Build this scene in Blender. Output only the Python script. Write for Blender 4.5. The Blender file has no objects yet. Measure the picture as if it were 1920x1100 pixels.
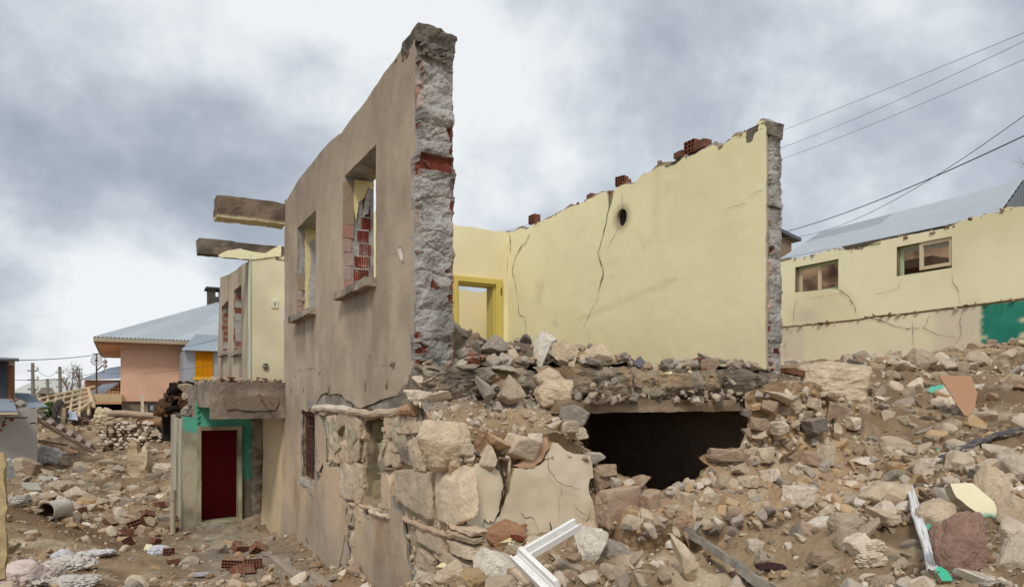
import bpy, math, random
import numpy as np
from mathutils import Vector, Matrix, Euler
from mathutils.geometry import delaunay_2d_cdt
random.seed(7); RNG=np.random.default_rng(7)
S=bpy.context.scene; COL=S.collection
R=math.radians
# ---------------- camera (house axes = world axes, eye at the origin of z) ----------------
YAW=R(29.8); CA,SA=math.cos(YAW),math.sin(YAW)
CX,CY=-1.987,-4.97
cam_d=bpy.data.cameras.new('camera'); cam=bpy.data.objects.new('camera',cam_d); COL.objects.link(cam)
cam.location=(CX,CY,0); cam.rotation_euler=(R(90),0,-YAW)
cam_d.lens=24; cam_d.sensor_width=36; cam_d.shift_y=200/1920; cam_d.clip_start=.05; cam_d.clip_end=20000
S.camera=cam
# ---------------- exposure ----------------
S.view_settings.view_transform='Standard'; S.view_settings.look='None'; S.view_settings.gamma=1
S.view_settings.exposure=0.37; S.render.film_transparent=False
S.cycles.max_bounces=6; S.cycles.diffuse_bounces=3; S.cycles.use_denoising=True
# ---------------- pixel <-> world (photo pixels of the 1920 px frame, used to take measurements) ----
def ray(px,py):
    x=(px-960)/1280; z=-(py-750)/1280
    return Vector((x*CA+SA, -x*SA+CA, z))
def P(px,py,Y):
    d=ray(px,py)*Y; return Vector((CX+d.x,CY+d.y,d.z))
def onx(px,py,x0=0.):
    d=ray(px,py); k=(x0-CX)/d.x; return (CY+d.y*k, d.z*k)      # (y,z) on plane x=x0
def ony(px,py,y0=0.):
    d=ray(px,py); k=(y0-CY)/d.y; return (CX+d.x*k, d.z*k)      # (x,z) on plane y=y0
def to_px(x,y,z):
    dx,dy=x-CX,y-CY; X=dx*CA-dy*SA; Y=dx*SA+dy*CA
    return 960+1280*X/Y, 750-1280*z/Y, Y
# ---------------- world: overcast sky with broken cloud ----------------
SUN_EL,SUN_AZ=R(48),math.atan2(-.62,-.50)     # direction TO the sun (x,y)
W=bpy.data.worlds.new('World'); S.world=W; W.use_nodes=True
nt=W.node_tree; N=nt.nodes; L=nt.links; N.clear()
def nd(t,**k):
    n=N.new(t)
    for a,b in k.items():
        if a.startswith('i_'): n.inputs[int(a[2:]) if a[2:].isdigit() else a[2:]].default_value=b
        else: setattr(n,a,b)
    return n
def mth(op,a,b=None,c=None):
    m=nd('ShaderNodeMath',operation=op)
    for i,v in enumerate((a,b,c)):
        if v is None: continue
        if isinstance(v,(int,float)): m.inputs[i].default_value=v
        else: L.new(v,m.inputs[i])
    return m.outputs[0]
tc=nd('ShaderNodeTexCoord'); sp=nd('ShaderNodeSeparateXYZ'); L.new(tc.outputs['Generated'],sp.inputs[0])
zz=mth('ADD',mth('MAXIMUM',sp.outputs[2],0.0),.42)
cb=nd('ShaderNodeCombineXYZ'); L.new(mth('DIVIDE',sp.outputs[0],zz),cb.inputs[0]); L.new(mth('DIVIDE',sp.outputs[1],zz),cb.inputs[1]); cb.inputs[2].default_value=3.3
def noise(vec,scale,detail,rough,dist=0.,off=None):
    n=nd('ShaderNodeTexNoise'); n.inputs['Scale'].default_value=scale; n.inputs['Detail'].default_value=detail
    n.inputs['Roughness'].default_value=rough; n.inputs['Distortion'].default_value=dist
    L.new(vec,n.inputs['Vector']); return n.outputs['Fac']
n1=noise(cb.outputs[0],1.55,9,.52,.2)
n2=noise(tc.outputs['Generated'],4.6,8,.58,.2)
base=mth('ADD',mth('MULTIPLY',mth('ADD',mth('MULTIPLY',mth('SUBTRACT',n1,.5),2.0),.5),.6),mth('MULTIPLY',mth('ADD',mth('MULTIPLY',mth('SUBTRACT',n2,.5),1.6),.5),.4))
base=mth('ADD',base,.036)
# broad cloud banks: (pixel direction, tightness, amount; negative is a darker bank)
BANKS=[(150,110,30,-.15),(340,190,50,-.09),(20,345,230,-.13),(90,335,300,-.05),(470,330,90,-.04),(1620,60,36,-.085),(1790,120,80,-.035),(1250,330,160,-.02),
       (640,150,50,.05),(960,240,34,.085),(700,20,80,.04),(1130,80,80,.03),(200,500,30,.10),(80,590,30,.12),(60,30,160,.02),(1520,330,40,.03),(460,520,90,-.03)]
acc=base
for px,py,k,a in BANKS:
    d=ray(px,py).normalized()
    v=nd('ShaderNodeVectorMath',operation='DOT_PRODUCT'); L.new(tc.outputs['Generated'],v.inputs[0]); v.inputs[1].default_value=d
    g=mth('POWER',mth('MAXIMUM',v.outputs['Value'],0.001),float(k)*1.0)
    acc=mth('ADD',acc,mth('MULTIPLY',g,a))
cr=nd('ShaderNodeValToRGB'); L.new(acc,cr.inputs[0]); e=cr.color_ramp
e.elements[0].position=.16; e.elements[0].color=(.25,.295,.355,1)
e.elements[1].position=.66; e.elements[1].color=(.90,.93,.95,1)
for p,c in ((.30,(.36,.41,.475,1)),(.39,(.44,.49,.555,1)),(.46,(.53,.58,.65,1)),(.53,(.66,.71,.77,1)),(.585,(.78,.82,.86,1))):
    q=e.elements.new(p); q.color=c
sky=nd('ShaderNodeTexSky'); sky.sky_type='NISHITA'; sky.sun_disc=False; sky.sun_elevation=SUN_EL; sky.sun_rotation=math.pi/2-SUN_AZ
sky.air_density=1; sky.dust_density=2
bg1=nd('ShaderNodeBackground'); bg2=nd('ShaderNodeBackground'); L.new(sky.outputs[0],bg1.inputs[0]); bg1.inputs[1].default_value=.06
L.new(cr.outputs[0],bg2.inputs[0]); bg2.inputs[1].default_value=.79
mx=nd('ShaderNodeMixShader'); mx.inputs[0].default_value=.92; L.new(bg1.outputs[0],mx.inputs[1]); L.new(bg2.outputs[0],mx.inputs[2])
out=nd('ShaderNodeOutputWorld'); L.new(mx.outputs[0],out.inputs[0])
sl=bpy.data.lights.new('sun','SUN'); sl.energy=1.5; sl.angle=R(11); sl.color=(1,.945,.87)
so=bpy.data.objects.new('sun',sl); COL.objects.link(so)
sd=Vector((math.cos(SUN_EL)*math.cos(SUN_AZ),math.cos(SUN_EL)*math.sin(SUN_AZ),math.sin(SUN_EL)))
so.rotation_euler=sd.to_track_quat('Z','Y').to_euler(); so.location=(0,-10,20)

# ---------------- numpy noise ----------------
def _h(ix,iy,iz):
    n=(ix*374761393+iy*668265263+iz*2147483647+1013904223)&0xffffffff
    n=((n^(n>>13))*1274126177)&0xffffffff; n=(n^(n>>16))&0xffffffff
    n=(n*2246822519)&0xffffffff; n^=n>>15
    return (n&0xffffff)/float(0xffffff)
def vnoise(p):
    p=np.asarray(p,float); i=np.floor(p).astype(np.int64); f=p-i; f=f*f*f*(f*(f*6-15)+10); r=0
    for dx in (0,1):
        wx=f[...,0] if dx else 1-f[...,0]
        for dy in (0,1):
            wy=f[...,1] if dy else 1-f[...,1]
            for dz in (0,1):
                wz=f[...,2] if dz else 1-f[...,2]
                r=r+wx*wy*wz*_h(i[...,0]+dx,i[...,1]+dy,i[...,2]+dz)
    return r*2-1
def fbm(p,scale,oct=4,gain=.5,seed=0):
    p=np.asarray(p,float)*scale+seed*17.31; a=1.;s=0;t=0
    for _ in range(oct): s=s+a*vnoise(p); t+=a; a*=gain; p=p*2.03+5.7
    return s/t*1.6
def p3(a,b,c=0.):
    a=np.asarray(a,float); return np.stack([a,np.asarray(b,float)+0*a,np.zeros_like(a)+c],-1)
def ss(x,a,b):
    t=np.clip((np.asarray(x,float)-a)/(b-a),0,1); return t*t*(3-2*t)
def srgb(*c):
    c=np.array(c,float)/255; return np.where(c<=.04045,c/12.92,((c+.055)/1.055)**2.4)
def mixc(a,b,f):
    f=np.asarray(f)[...,None]; return np.asarray(a)*(1-f)+np.asarray(b)*f
# ---------------- objects ----------------
class MB:
    def __init__(s): s.V=[];s.F=[];s.C=[];s.n=0
    def add(s,V,F,C=(.5,.5,.5)):
        V=np.asarray(V,float).reshape(-1,3); C=np.asarray(C,float)
        if C.ndim==1: C=np.repeat(C[None],len(V),0)
        s.V.append(V); s.C.append(C)
        groups={}
        if isinstance(F,np.ndarray): groups={F.shape[1]:[F]}
        else:
            for f in F: groups.setdefault(len(f),[]).append(f)
            groups={k:[np.array(v)] for k,v in groups.items()}
        for k,v in groups.items():
            for w in v: s.F.append(w+s.n)
        s.n+=len(V); return s
    def build(s,name,mat,parent=None,smooth=False,origin=None):
        V=np.concatenate(s.V); C=np.concatenate(s.C)
        po=np.array(parent_world(parent)) if parent else np.zeros(3)
        loc=np.zeros(3)
        if parent is None:
            loc=np.array(origin) if origin is not None else np.array([(V[:,0].min()+V[:,0].max())/2,(V[:,1].min()+V[:,1].max())/2,V[:,2].min()])
        V=V-po-loc
        me=bpy.data.meshes.new(name); me.vertices.add(len(V)); me.vertices.foreach_set('co',V.astype(np.float32).ravel())
        li=np.concatenate([f.ravel() for f in s.F]).astype(np.int32); ct=np.concatenate([np.full(len(f),f.shape[1]) for f in s.F]).astype(np.int32)
        st=np.concatenate([[0],np.cumsum(ct)[:-1]]).astype(np.int32)
        me.loops.add(len(li)); me.loops.foreach_set('vertex_index',li); me.polygons.add(len(ct)); me.polygons.foreach_set('loop_start',st)
        me.polygons.foreach_set('use_smooth',np.full(len(ct),bool(smooth)))
        me.update(calc_edges=True); me.validate()
        ca=me.color_attributes.new('Col','FLOAT_COLOR','POINT')
        ca.data.foreach_set('color',np.concatenate([C,np.ones((len(C),1))],1).astype(np.float32).ravel())
        if mat: me.materials.append(mat)
        o=bpy.data.objects.new(name,me); COL.objects.link(o); o.location=loc
        if parent: o.parent=parent
        return o
def parent_world(o):
    v=Vector((0,0,0))
    while o: v+=o.location; o=o.parent
    return v
def tag(o,label=None,cat=None,group=None,kind=None):
    for k,v in (('label',label),('category',cat),('group',group),('kind',kind)):
        if v: o[k]=v
    return o
def empty(name,loc,label,cat,group=None):
    o=bpy.data.objects.new(name,None); o.empty_display_size=.2; COL.objects.link(o); o.location=loc; return tag(o,label,cat,group)
# basic shapes
def boxv(x0,x1,y0,y1,z0,z1):
    V=[(x,y,z) for z in (z0,z1) for y in (y0,y1) for x in (x0,x1)]
    return np.array(V,float),[(0,2,3,1),(4,5,7,6),(0,1,5,4),(2,6,7,3),(0,4,6,2),(1,3,7,5)]
def add_box(m,x0,x1,y0,y1,z0,z1,C=(.5,.5,.5),M=None,bev=0.,noise_=0.,sub=0,seed=0):
    """box, optionally finely gridded and roughened"""
    if not sub:
        V,F=boxv(x0,x1,y0,y1,z0,z1)
        if M is not None: V=np.array([M@Vector(v) for v in V])
        m.add(V,F,C); return
    xs=np.linspace(x0,x1,max(2,int((x1-x0)/sub)+2)); ys=np.linspace(y0,y1,max(2,int((y1-y0)/sub)+2)); zs=np.linspace(z0,z1,max(2,int((z1-z0)/sub)+2))
    def face(A,B,fn,flip):
        a,b=np.meshgrid(A,B,indexing='ij'); V=fn(a,b).reshape(-1,3); nb=len(B); i,j=np.meshgrid(np.arange(len(A)-1),np.arange(nb-1),indexing='ij'); q=(i*nb+j).ravel()
        F=np.stack([q,q+nb,q+nb+1,q+1],1)
        if flip: F=F[:,::-1]
        return V,F
    one=lambda a,v: np.full_like(a,v)
    for V,F in (face(xs,ys,lambda a,b:np.stack([a,b,one(a,z1)],-1),0),face(xs,ys,lambda a,b:np.stack([a,b,one(a,z0)],-1),1),
                face(xs,zs,lambda a,b:np.stack([a,one(a,y0),b],-1),0),face(xs,zs,lambda a,b:np.stack([a,one(a,y1),b],-1),1),
                face(ys,zs,lambda a,b:np.stack([one(a,x0),a,b],-1),1),face(ys,zs,lambda a,b:np.stack([one(a,x1),a,b],-1),0)):
        if noise_:
            d=np.stack([fbm(V,7,4,.6,seed+k) for k in range(3)],-1); V=V+d*noise_
        C2=C(V) if callable(C) else C
        if M is not None: V=np.array([M@Vector(v) for v in V])
        m.add(V,F,C2)
def add_tube(m,pts,r,seg=8,C=(.3,.3,.3),cap=True,rough=0.):
    pts=[Vector(p) for p in pts]; n=len(pts); rs=r if hasattr(r,'__len__') else [r]*n
    V=[];up=Vector((0,0,1))
    for i,p in enumerate(pts):
        d=(pts[min(i+1,n-1)]-pts[max(i-1,0)]).normalized()
        u=d.cross(up)
        if u.length<.05: u=d.cross(Vector((1,0,0)))
        u.normalize(); w=u.cross(d).normalized()
        for k in range(seg):
            a=2*math.pi*k/seg; rr=rs[i]*(1+rough*random.uniform(-1,1)); V.append(p+(u*math.cos(a)+w*math.sin(a))*rr)
    F=[(i*seg+k,(i+1)*seg+k,(i+1)*seg+(k+1)%seg,i*seg+(k+1)%seg) for i in range(n-1) for k in range(seg)]
    if cap: F+= [tuple(range(seg)),tuple((n-1)*seg+k for k in range(seg-1,-1,-1))]
    m.add(np.array([tuple(v) for v in V]),F,C)
def inside(poly,x,y):
    poly=np.asarray(poly); c=np.zeros(np.shape(x),bool); n=len(poly)
    for i in range(n):
        x1,y1=poly[i]; x2,y2=poly[(i+1)%n]
        if y1==y2: continue
        t=((y1>y)!=(y2>y))&(x<(x2-x1)*(y-y1)/(y2-y1)+x1); c^=t
    return c
def resample(poly,step,jag=0.,seed=0,closed=True):
    out=[];n=len(poly)
    for i in range(n if closed else n-1):
        a=np.array(poly[i],float); b=np.array(poly[(i+1)%n],float); k=max(1,int(round(np.linalg.norm(b-a)/step)))
        for j in range(k): out.append(a+(b-a)*j/k)
    if not closed: out.append(np.array(poly[-1],float))
    out=np.array(out)
    if jag:
        out=out+np.stack([fbm(p3(out[:,0],out[:,1]),1/(step*2.2),4,.65,seed),fbm(p3(out[:,0],out[:,1]),1/(step*2.2),4,.65,seed+5)],-1)*jag
    return out
def tri_region(outline,holes=(),step=.06,extra=0):
    allp=[np.asarray(outline)]+[np.asarray(h) for h in holes]
    V=[];E=[]
    for p in allp:
        k=len(V); V+= [tuple(q) for q in p]; E+= [(k+i,k+(i+1)%len(p)) for i in range(len(p))]
    o=allp[0]; x=np.arange(o[:,0].min(),o[:,0].max(),step); y=np.arange(o[:,1].min(),o[:,1].max(),step*.866)
    X,Y=np.meshgrid(x,y); X=X+(np.arange(len(y))%2)[:,None]*step/2; X=(X+RNG.uniform(-.12,.12,X.shape)*step).ravel(); Y=(Y+RNG.uniform(-.12,.12,Y.shape)*step).ravel() if False else np.repeat(y,len(x))+RNG.uniform(-.12,.12,len(X))*step
    k=inside(o,X,Y)
    for h in allp[1:]: k&=~inside(h,X,Y)
    V+= list(zip(X[k].tolist(),Y[k].tolist()))
    r=delaunay_2d_cdt([Vector(v) for v in V],E,[],0,1e-6,False)
    vv=np.array([tuple(v) for v in r[0]]); ff=np.array([f for f in r[2] if len(f)==3])
    c=vv[ff].mean(1); ok=inside(o,c[:,0],c[:,1])
    for h in allp[1:]: ok&=~inside(h,c[:,0],c[:,1])
    ff=ff[ok]
    a=vv[ff[:,1]]-vv[ff[:,0]]; b=vv[ff[:,2]]-vv[ff[:,0]]; cr=a[:,0]*b[:,1]-a[:,1]*b[:,0]
    ff[cr<0]=ff[cr<0][:,::-1]
    return vv,ff
def sheet(m,outline,frame,thick,holes=(),step=.06,disp=None,col=(.5,.5,.5),edgecol=None,backcol=None,edge_noise=.0,back=True,bdisp=None,seed=0,inset=0.):
    """a slab cut from an outline: front at depth 0 (+disp), rough broken edges, back at depth thick.
    frame(a,b,c)->xyz ; c grows away from the viewer side"""
    vv,ff=tri_region(outline,holes,step); a,b=vv[:,0],vv[:,1]
    c=disp(a,b) if disp else np.zeros(len(vv))
    Vf=frame(a,b,c); e=ff
    # orientation: make the front face the -c side
    n=np.cross(Vf[e[0,1]]-Vf[e[0,0]],Vf[e[0,2]]-Vf[e[0,0]]); cd=frame(a[:1],b[:1],np.array([1.]))-frame(a[:1],b[:1],np.array([0.]))
    flip=np.dot(n,cd[0])>0
    fr=e[:,::-1] if flip else e
    C=col(a,b) if callable(col) else np.repeat(np.asarray(col)[None],len(vv),0)
    m.add(Vf,fr,C)
    cb_=np.full(len(vv),thick)+(bdisp(a,b) if bdisp else 0)
    if back:
        bc=backcol if backcol is not None else C
        bc=bc(a,b) if callable(bc) else (np.repeat(np.asarray(bc)[None],len(vv),0) if np.ndim(bc)==1 else bc)
        m.add(frame(a,b,cb_),fr[:,::-1],bc)
    # boundary
    ed=np.concatenate([fr[:,[0,1]],fr[:,[1,2]],fr[:,[2,0]]]); key={(int(x),int(y)) for x,y in ed}
    bd=np.array([k for k in key if (k[1],k[0]) not in key])
    segs=max(1,int(round(abs(thick)/max(step,.03)))); ids,inv=np.unique(bd,return_inverse=True); inv=inv.reshape(bd.shape)
    rings=[]
    for k in range(segs+1):
        f=k/segs; cc=c[ids]*(1-f)+cb_[ids]*f; V=frame(a[ids],b[ids],cc)
        if edge_noise and 0<k<segs: V=V+np.stack([fbm(V,9,4,.6,seed+q) for q in range(3)],-1)*edge_noise
        rings.append(V)
    n=len(ids); F=[]
    for k in range(segs): F.append(np.stack([inv[:,0]+k*n,inv[:,1]+k*n,inv[:,1]+(k+1)*n,inv[:,0]+(k+1)*n],1)[:,::-1])
    ec=edgecol if edgecol is not None else C[ids]
    Vr=np.concatenate(rings)
    if callable(ec): ec=ec(Vr)
    elif np.ndim(ec)==2: ec=np.tile(ec,(segs+1,1))
    m.add(Vr,np.concatenate(F),ec)
    return m
FX=lambda x0: (lambda a,b,c: np.stack([x0+c,a,b],-1))          # wall facing -x : a=y b=z
FY=lambda y0: (lambda a,b,c: np.stack([a,y0+c,b],-1))          # wall facing -y : a=x b=z
FZ=lambda z0: (lambda a,b,c: np.stack([a,b,z0-c],-1))          # slab facing up : a=x b=y
# ---------------- rocks ----------------
def ico(sub):
    t=(1+5**.5)/2; v=[(-1,t,0),(1,t,0),(-1,-t,0),(1,-t,0),(0,-1,t),(0,1,t),(0,-1,-t),(0,1,-t),(t,0,-1),(t,0,1),(-t,0,-1),(-t,0,1)]
    f=[(0,11,5),(0,5,1),(0,1,7),(0,7,10),(0,10,11),(1,5,9),(5,11,4),(11,10,2),(10,7,6),(7,1,8),(3,9,4),(3,4,2),(3,2,6),(3,6,8),(3,8,9),(4,9,5),(2,4,11),(6,2,10),(8,6,7),(9,8,1)]
    v=[Vector(x).normalized() for x in v]
    for _ in range(sub):
        d={};nf=[]
        def mid(a,b):
            k=(min(a,b),max(a,b))
            if k not in d: v.append((v[a]+v[b]).normalized()); d[k]=len(v)-1
            return d[k]
        for a,b,c in f:
            x,y,z=mid(a,b),mid(b,c),mid(c,a); nf+=[(a,x,z),(b,y,x),(c,z,y),(x,y,z)]
        f=nf
    return np.array([tuple(x) for x in v]),np.array(f)
ICO=[ico(k) for k in range(6)]
def rock(sub,seed,planes=11,rough=.05,round_=14,block=0.,dmin=.62):
    V,F=ICO[sub]; g=np.random.default_rng(seed)
    n=g.normal(size=(planes,3)); n/=np.linalg.norm(n,axis=1)[:,None]; d=g.uniform(dmin,1.05,planes)
    if block:
        ax=np.concatenate([np.eye(3),-np.eye(3)])+g.normal(size=(6,3))*.12; ax/=np.linalg.norm(ax,axis=1)[:,None]
        n=np.concatenate([n,ax]); d=np.concatenate([d*1.15,g.uniform(.62,.74,6)])
    q=np.clip(V@n.T,1e-3,None)/d; r=1/(np.sum(q**round_,1)**(1/round_))
    r=r*(1+rough*fbm(V,1.6,3,.6,seed)+rough*.5*fbm(V,5,3,.7,seed+3)*(1 if sub>2 else .3))
    Q=V*r[:,None]; return Q/np.abs(Q).max(),F
LIB={k:[rock(k,100*k+i,planes=random.choice((7,9,12,16)),rough=.09 if k>2 else .07,block=(i%3==0),round_=random.choice((10,16,24))) for i in range({0:6,1:10,2:12,3:16,4:10}[k])] for k in range(5)}
def rotm(n,tilt=1.):
    e=[Euler((random.gauss(0,.5)*tilt,random.gauss(0,.5)*tilt,random.uniform(0,6.3))).to_matrix() for _ in range(n)]
    return np.array(e)
def add_rocks(m,pos,siz,cols,lod=1,flat=(.45,.9),tilt=1.):
    """many rocks merged into one mesh"""
    n=len(pos); 
    if n==0: return
    pos=np.asarray(pos);siz=np.asarray(siz);cols=np.asarray(cols); lib=LIB[lod]; k=RNG.integers(0,len(lib),n)
    for i in range(len(lib)):
        s=np.where(k==i)[0]
        if len(s)==0: continue
        V,F=lib[i]; sc=np.stack([siz[s]*RNG.uniform(.8,1.25,len(s)),siz[s]*RNG.uniform(.6,1.,len(s)),siz[s]*RNG.uniform(*flat,len(s))],-1)
        A=np.einsum('nij,nvj->nvi',rotm(len(s),tilt),V[None]*sc[:,None])+pos[s][:,None]
        Fi=(F[None]+(np.arange(len(s))*len(V))[:,None,None]).reshape(-1,3)
        m.add(A.reshape(-1,3),Fi,np.repeat(cols[s],len(V),0))
# ---------------- materials ----------------
def new_mat(name):
    m=bpy.data.materials.new(name); m.use_nodes=True; nt=m.node_tree; nt.nodes.clear(); return m,nt
def vmat(name,rough=.92,var=.22,vs=3.,fine=.16,fs=38.,bump=.35,bd=.012,bs=26.,streak=0.,spec=.25,objrand=None,metal=0.,pits=0.,base=None,dust=0.):
    """Col attribute (or an object-random ramp) x layered noise, with bump"""
    m,nt=new_mat(name); N=nt.nodes; L=nt.links
    def nd(t): return N.new(t)
    def mth(op,a,b):
        q=nd('ShaderNodeMath'); q.operation=op
        for i,v in enumerate((a,b)):
            if isinstance(v,(int,float)): q.inputs[i].default_value=v
            else: L.new(v,q.inputs[i])
        return q.outputs[0]
    tc=nd('ShaderNodeTexCoord'); co=tc.outputs['Object']
    if objrand:
        oi=nd('ShaderNodeObjectInfo'); 
        va=nd('ShaderNodeVectorMath'); va.operation='ADD'; L.new(co,va.inputs[0]); L.new(oi.outputs['Random'],va.inputs[1]) 
        r=nd('ShaderNodeValToRGB'); r.color_ramp.interpolation='LINEAR'
        for i,(p,c) in enumerate(objrand):
            el=r.color_ramp.elements[i] if i<2 else r.color_ramp.elements.new(p)
            el.position=p; el.color=(*c,1)
        L.new(oi.outputs['Random'],r.inputs[0]); colo=r.outputs[0]
    elif base is not None:
        r=nd('ShaderNodeRGB'); r.outputs[0].default_value=(*base,1); colo=r.outputs[0]
    else:
        at=nd('ShaderNodeAttribute'); at.attribute_name='Col'; colo=at.outputs['Color']
    def nz(scale,detail,ro,vec=co,dist=0):
        n=nd('ShaderNodeTexNoise'); n.inputs['Scale'].default_value=scale; n.inputs['Detail'].default_value=detail; n.inputs['Roughness'].default_value=ro; n.inputs['Distortion'].default_value=dist
        L.new(vec,n.inputs['Vector']); return n.outputs['Fac']
    a=nz(vs,6,.62); b=nz(fs,5,.7)
    f=mth('ADD',mth('ADD',1.0,mth('MULTIPLY',mth('SUBTRACT',a,.5),var*3.2)),mth('MULTIPLY',mth('SUBTRACT',b,.5),fine*3.2))
    if streak:
        mp=nd('ShaderNodeMapping'); mp.inputs['Scale'].default_value=(1,1,.10); L.new(co,mp.inputs['Vector'])
        c=nz(7.,5,.6,mp.outputs[0],.4); mp2=nd('ShaderNodeMapping'); mp2.inputs['Scale'].default_value=(1,1,.3); L.new(co,mp2.inputs['Vector']); c2=nz(1.5,4,.6,mp2.outputs[0])
        f=mth('ADD',f,mth('MULTIPLY',mth('SUBTRACT',c,.5),streak*2.6)); f=mth('ADD',f,mth('MULTIPLY',mth('SUBTRACT',c2,.5),streak*1.8))
    mu=nd('ShaderNodeVectorMath'); mu.operation='SCALE'; L.new(colo,mu.inputs[0]); L.new(f,mu.inputs['Scale'])
    bco=mu.outputs[0]
    if dust:   # fine earth lying on the upward faces
        ge=nd('ShaderNodeNewGeometry'); sx=nd('ShaderNodeSeparateXYZ'); L.new(ge.outputs['Normal'],sx.inputs[0])
        gv=ge.outputs['Position']; dn=nz(14,5,.65,gv); k=mth('ADD',mth('MULTIPLY',sx.outputs[2],.75),mth('MULTIPLY',mth('SUBTRACT',dn,.5),2.2))
        mr=nd('ShaderNodeMapRange'); mr.inputs['From Min'].default_value=.25; mr.inputs['From Max'].default_value=.85; mr.inputs['To Max'].default_value=dust; L.new(k,mr.inputs['Value'])
        mxx=nd('ShaderNodeMix'); mxx.data_type='RGBA'; L.new(mr.outputs[0],mxx.inputs[0]); L.new(bco,mxx.inputs[6]); mxx.inputs[7].default_value=(.40,.305,.21,1); bco=mxx.outputs[2]
    bs_=nd('ShaderNodeBsdfPrincipled'); L.new(bco,bs_.inputs['Base Color']); bs_.inputs['Roughness'].default_value=rough
    bs_.inputs['Specular IOR Level'].default_value=spec; bs_.inputs['Metallic'].default_value=metal
    if bump:
        h=mth('ADD',nz(bs,6,.7),mth('MULTIPLY',nz(bs*.22,4,.6),1.6))
        if pits:
            v=nd('ShaderNodeTexVoronoi'); v.inputs['Scale'].default_value=bs*.7; L.new(co,v.inputs['Vector']); h=mth('ADD',h,mth('MULTIPLY',v.outputs['Distance'],pits))
        bu=nd('ShaderNodeBump'); bu.inputs['Strength'].default_value=bump; bu.inputs['Distance'].default_value=bd; L.new(h,bu.inputs['Height']); L.new(bu.outputs[0],bs_.inputs['Normal'])
    o=nd('ShaderNodeOutputMaterial'); L.new(bs_.outputs[0],o.inputs[0]); return m
ROCKC={'tan':(.50,.405,.295),'pale':(.64,.545,.43),'white':(.76,.70,.60),'cream':(.68,.545,.385),'grey':(.38,.335,.28),'dark':(.20,.17,.14),'brown':(.33,.235,.165),'red':(.33,.205,.16),'ochre':(.46,.31,.165),'olive':(.36,.34,.22)}
M_PL=vmat('plaster',var=.10,vs=2.2,fine=.13,fs=30,streak=.02,bump=.35,bd=.006,bs=40)
M_YEL=vmat('painted_plaster',var=.05,vs=1.1,fine=.03,fs=50,streak=.012,bump=.2,bd=.006,bs=16,rough=.8)
M_CON=vmat('broken_concrete',var=.22,vs=5,fine=.2,bump=.7,bd=.02,bs=24)
M_DIRT=vmat('dirt',var=.16,vs=2.2,fine=.22,fs=46,bump=.8,bd=.022,bs=34,pits=.5)
M_ROCKV=vmat('rubble_stone_mix',dust=.55,var=.16,vs=9,fine=.12,fs=50,bump=.5,bd=.012,bs=34)
M_WOOD=vmat('weathered_wood',var=.2,vs=6,fine=.15,bump=.4,bd=.008,bs=30)
M_BRICK=vmat('red_brick',dust=.6,var=.16,vs=6,fine=.16,bump=.4,bd=.006)
M_MET=vmat('zinc_sheet',var=.06,vs=1.5,fine=.03,bump=.08,rough=.5,spec=.5,metal=.35)
M_PAINT=vmat('paint',var=.05,vs=3,fine=.04,bump=.1,bd=.004,rough=.6)
M_FRAME=vmat('dirty_plastic',var=.06,vs=5,fine=.08,dust=.2,bump=.1,bd=.004,rough=.5)
M_CLOTH=vmat('woven_plastic',var=.10,vs=5,fine=.08,dust=.35,bump=.12,bd=.006,bs=12,rough=.7)
M_WIRE=vmat('cable_black',var=.0,fine=.0,bump=0,rough=.7)
def stone_mat(k): return vmat('stone_'+k,dust=.7,var=.17,vs=3.2,fine=.12,fs=26,bump=.55,bd=.05,bs=9,base=ROCKC[k])
M_ST={k:stone_mat(k) for k in ROCKC}
M_STR=vmat('stone_random',dust=.6,var=.15,vs=3.2,fine=.12,fs=26,bump=.8,bd=.05,bs=9,objrand=[(0,(.46,.35,.235)),(1,(.32,.27,.21)),(.2,(.54,.43,.30)),(.4,(.42,.31,.20)),(.55,(.60,.49,.36)),(.7,(.42,.32,.22)),(.82,(.52,.44,.345)),(.93,(.30,.23,.175))])
# ================= terrain =================
CP=[(700,1100,5.0,-.12),(800,1100,4.5,0),(900,1030,4.95,0),(1000,1015,5.05,0),(1115,985,5.3,0),(1250,975,5.6,0),(1515,972,6.2,0),(1600,935,6.2,0),(1650,862,6.5,0),(1700,800,7.2,0),(1640,705,8.6,0),
(1560,760,7.6,0),(1750,690,9.2,0),(1920,640,11.5,0),(1920,800,6.6,0),(1920,900,5.0,0),(1920,1000,4.0,0),(1920,1100,3.2,0),(1600,1100,3.6,0),(1600,1000,4.7,0),(1300,1100,3.9,0),(1300,1030,4.8,0),(1000,1100,4.0,0),
(1800,860,5.9,0),(1760,760,7.9,0),(1850,700,9.4,0),
(760,1100,5.5,-.15),(650,1078,6.92,0),(560,1040,8.2,0),(490,1003,10.2,0),(338,1007,10.35,0),(420,1003,10.6,0),(400,1100,7,0),(200,1100,6.6,0),(0,1085,6.3,0),(300,1050,8.5,0),(100,1050,7.7,0),(200,1000,10,0),
(60,960,9.4,0),(0,930,9.4,0),(20,905,11,0),(130,955,11.5,0),(250,930,13,0),(325,890,13.6,0),(200,900,14,0),(100,905,13.2,0),(300,850,16,0),(200,848,18,0),(100,865,16,0),(20,880,15,0),(260,800,20.5,0),(180,812,20,0),(100,805,22,0),
(330,800,19,0),(250,782,26,0),(120,778,30,0),(0,790,26,0),(-200,900,12,0),(-300,1000,8,0),(-200,1100,5,0),(2100,640,10,0),(2200,800,6,0),(2300,1000,4,0)]
pts=[]
for px,py,Y,dz in CP:
    q=P(px,py,Y); pts.append((q.x,q.y,q.z+dz))
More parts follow.
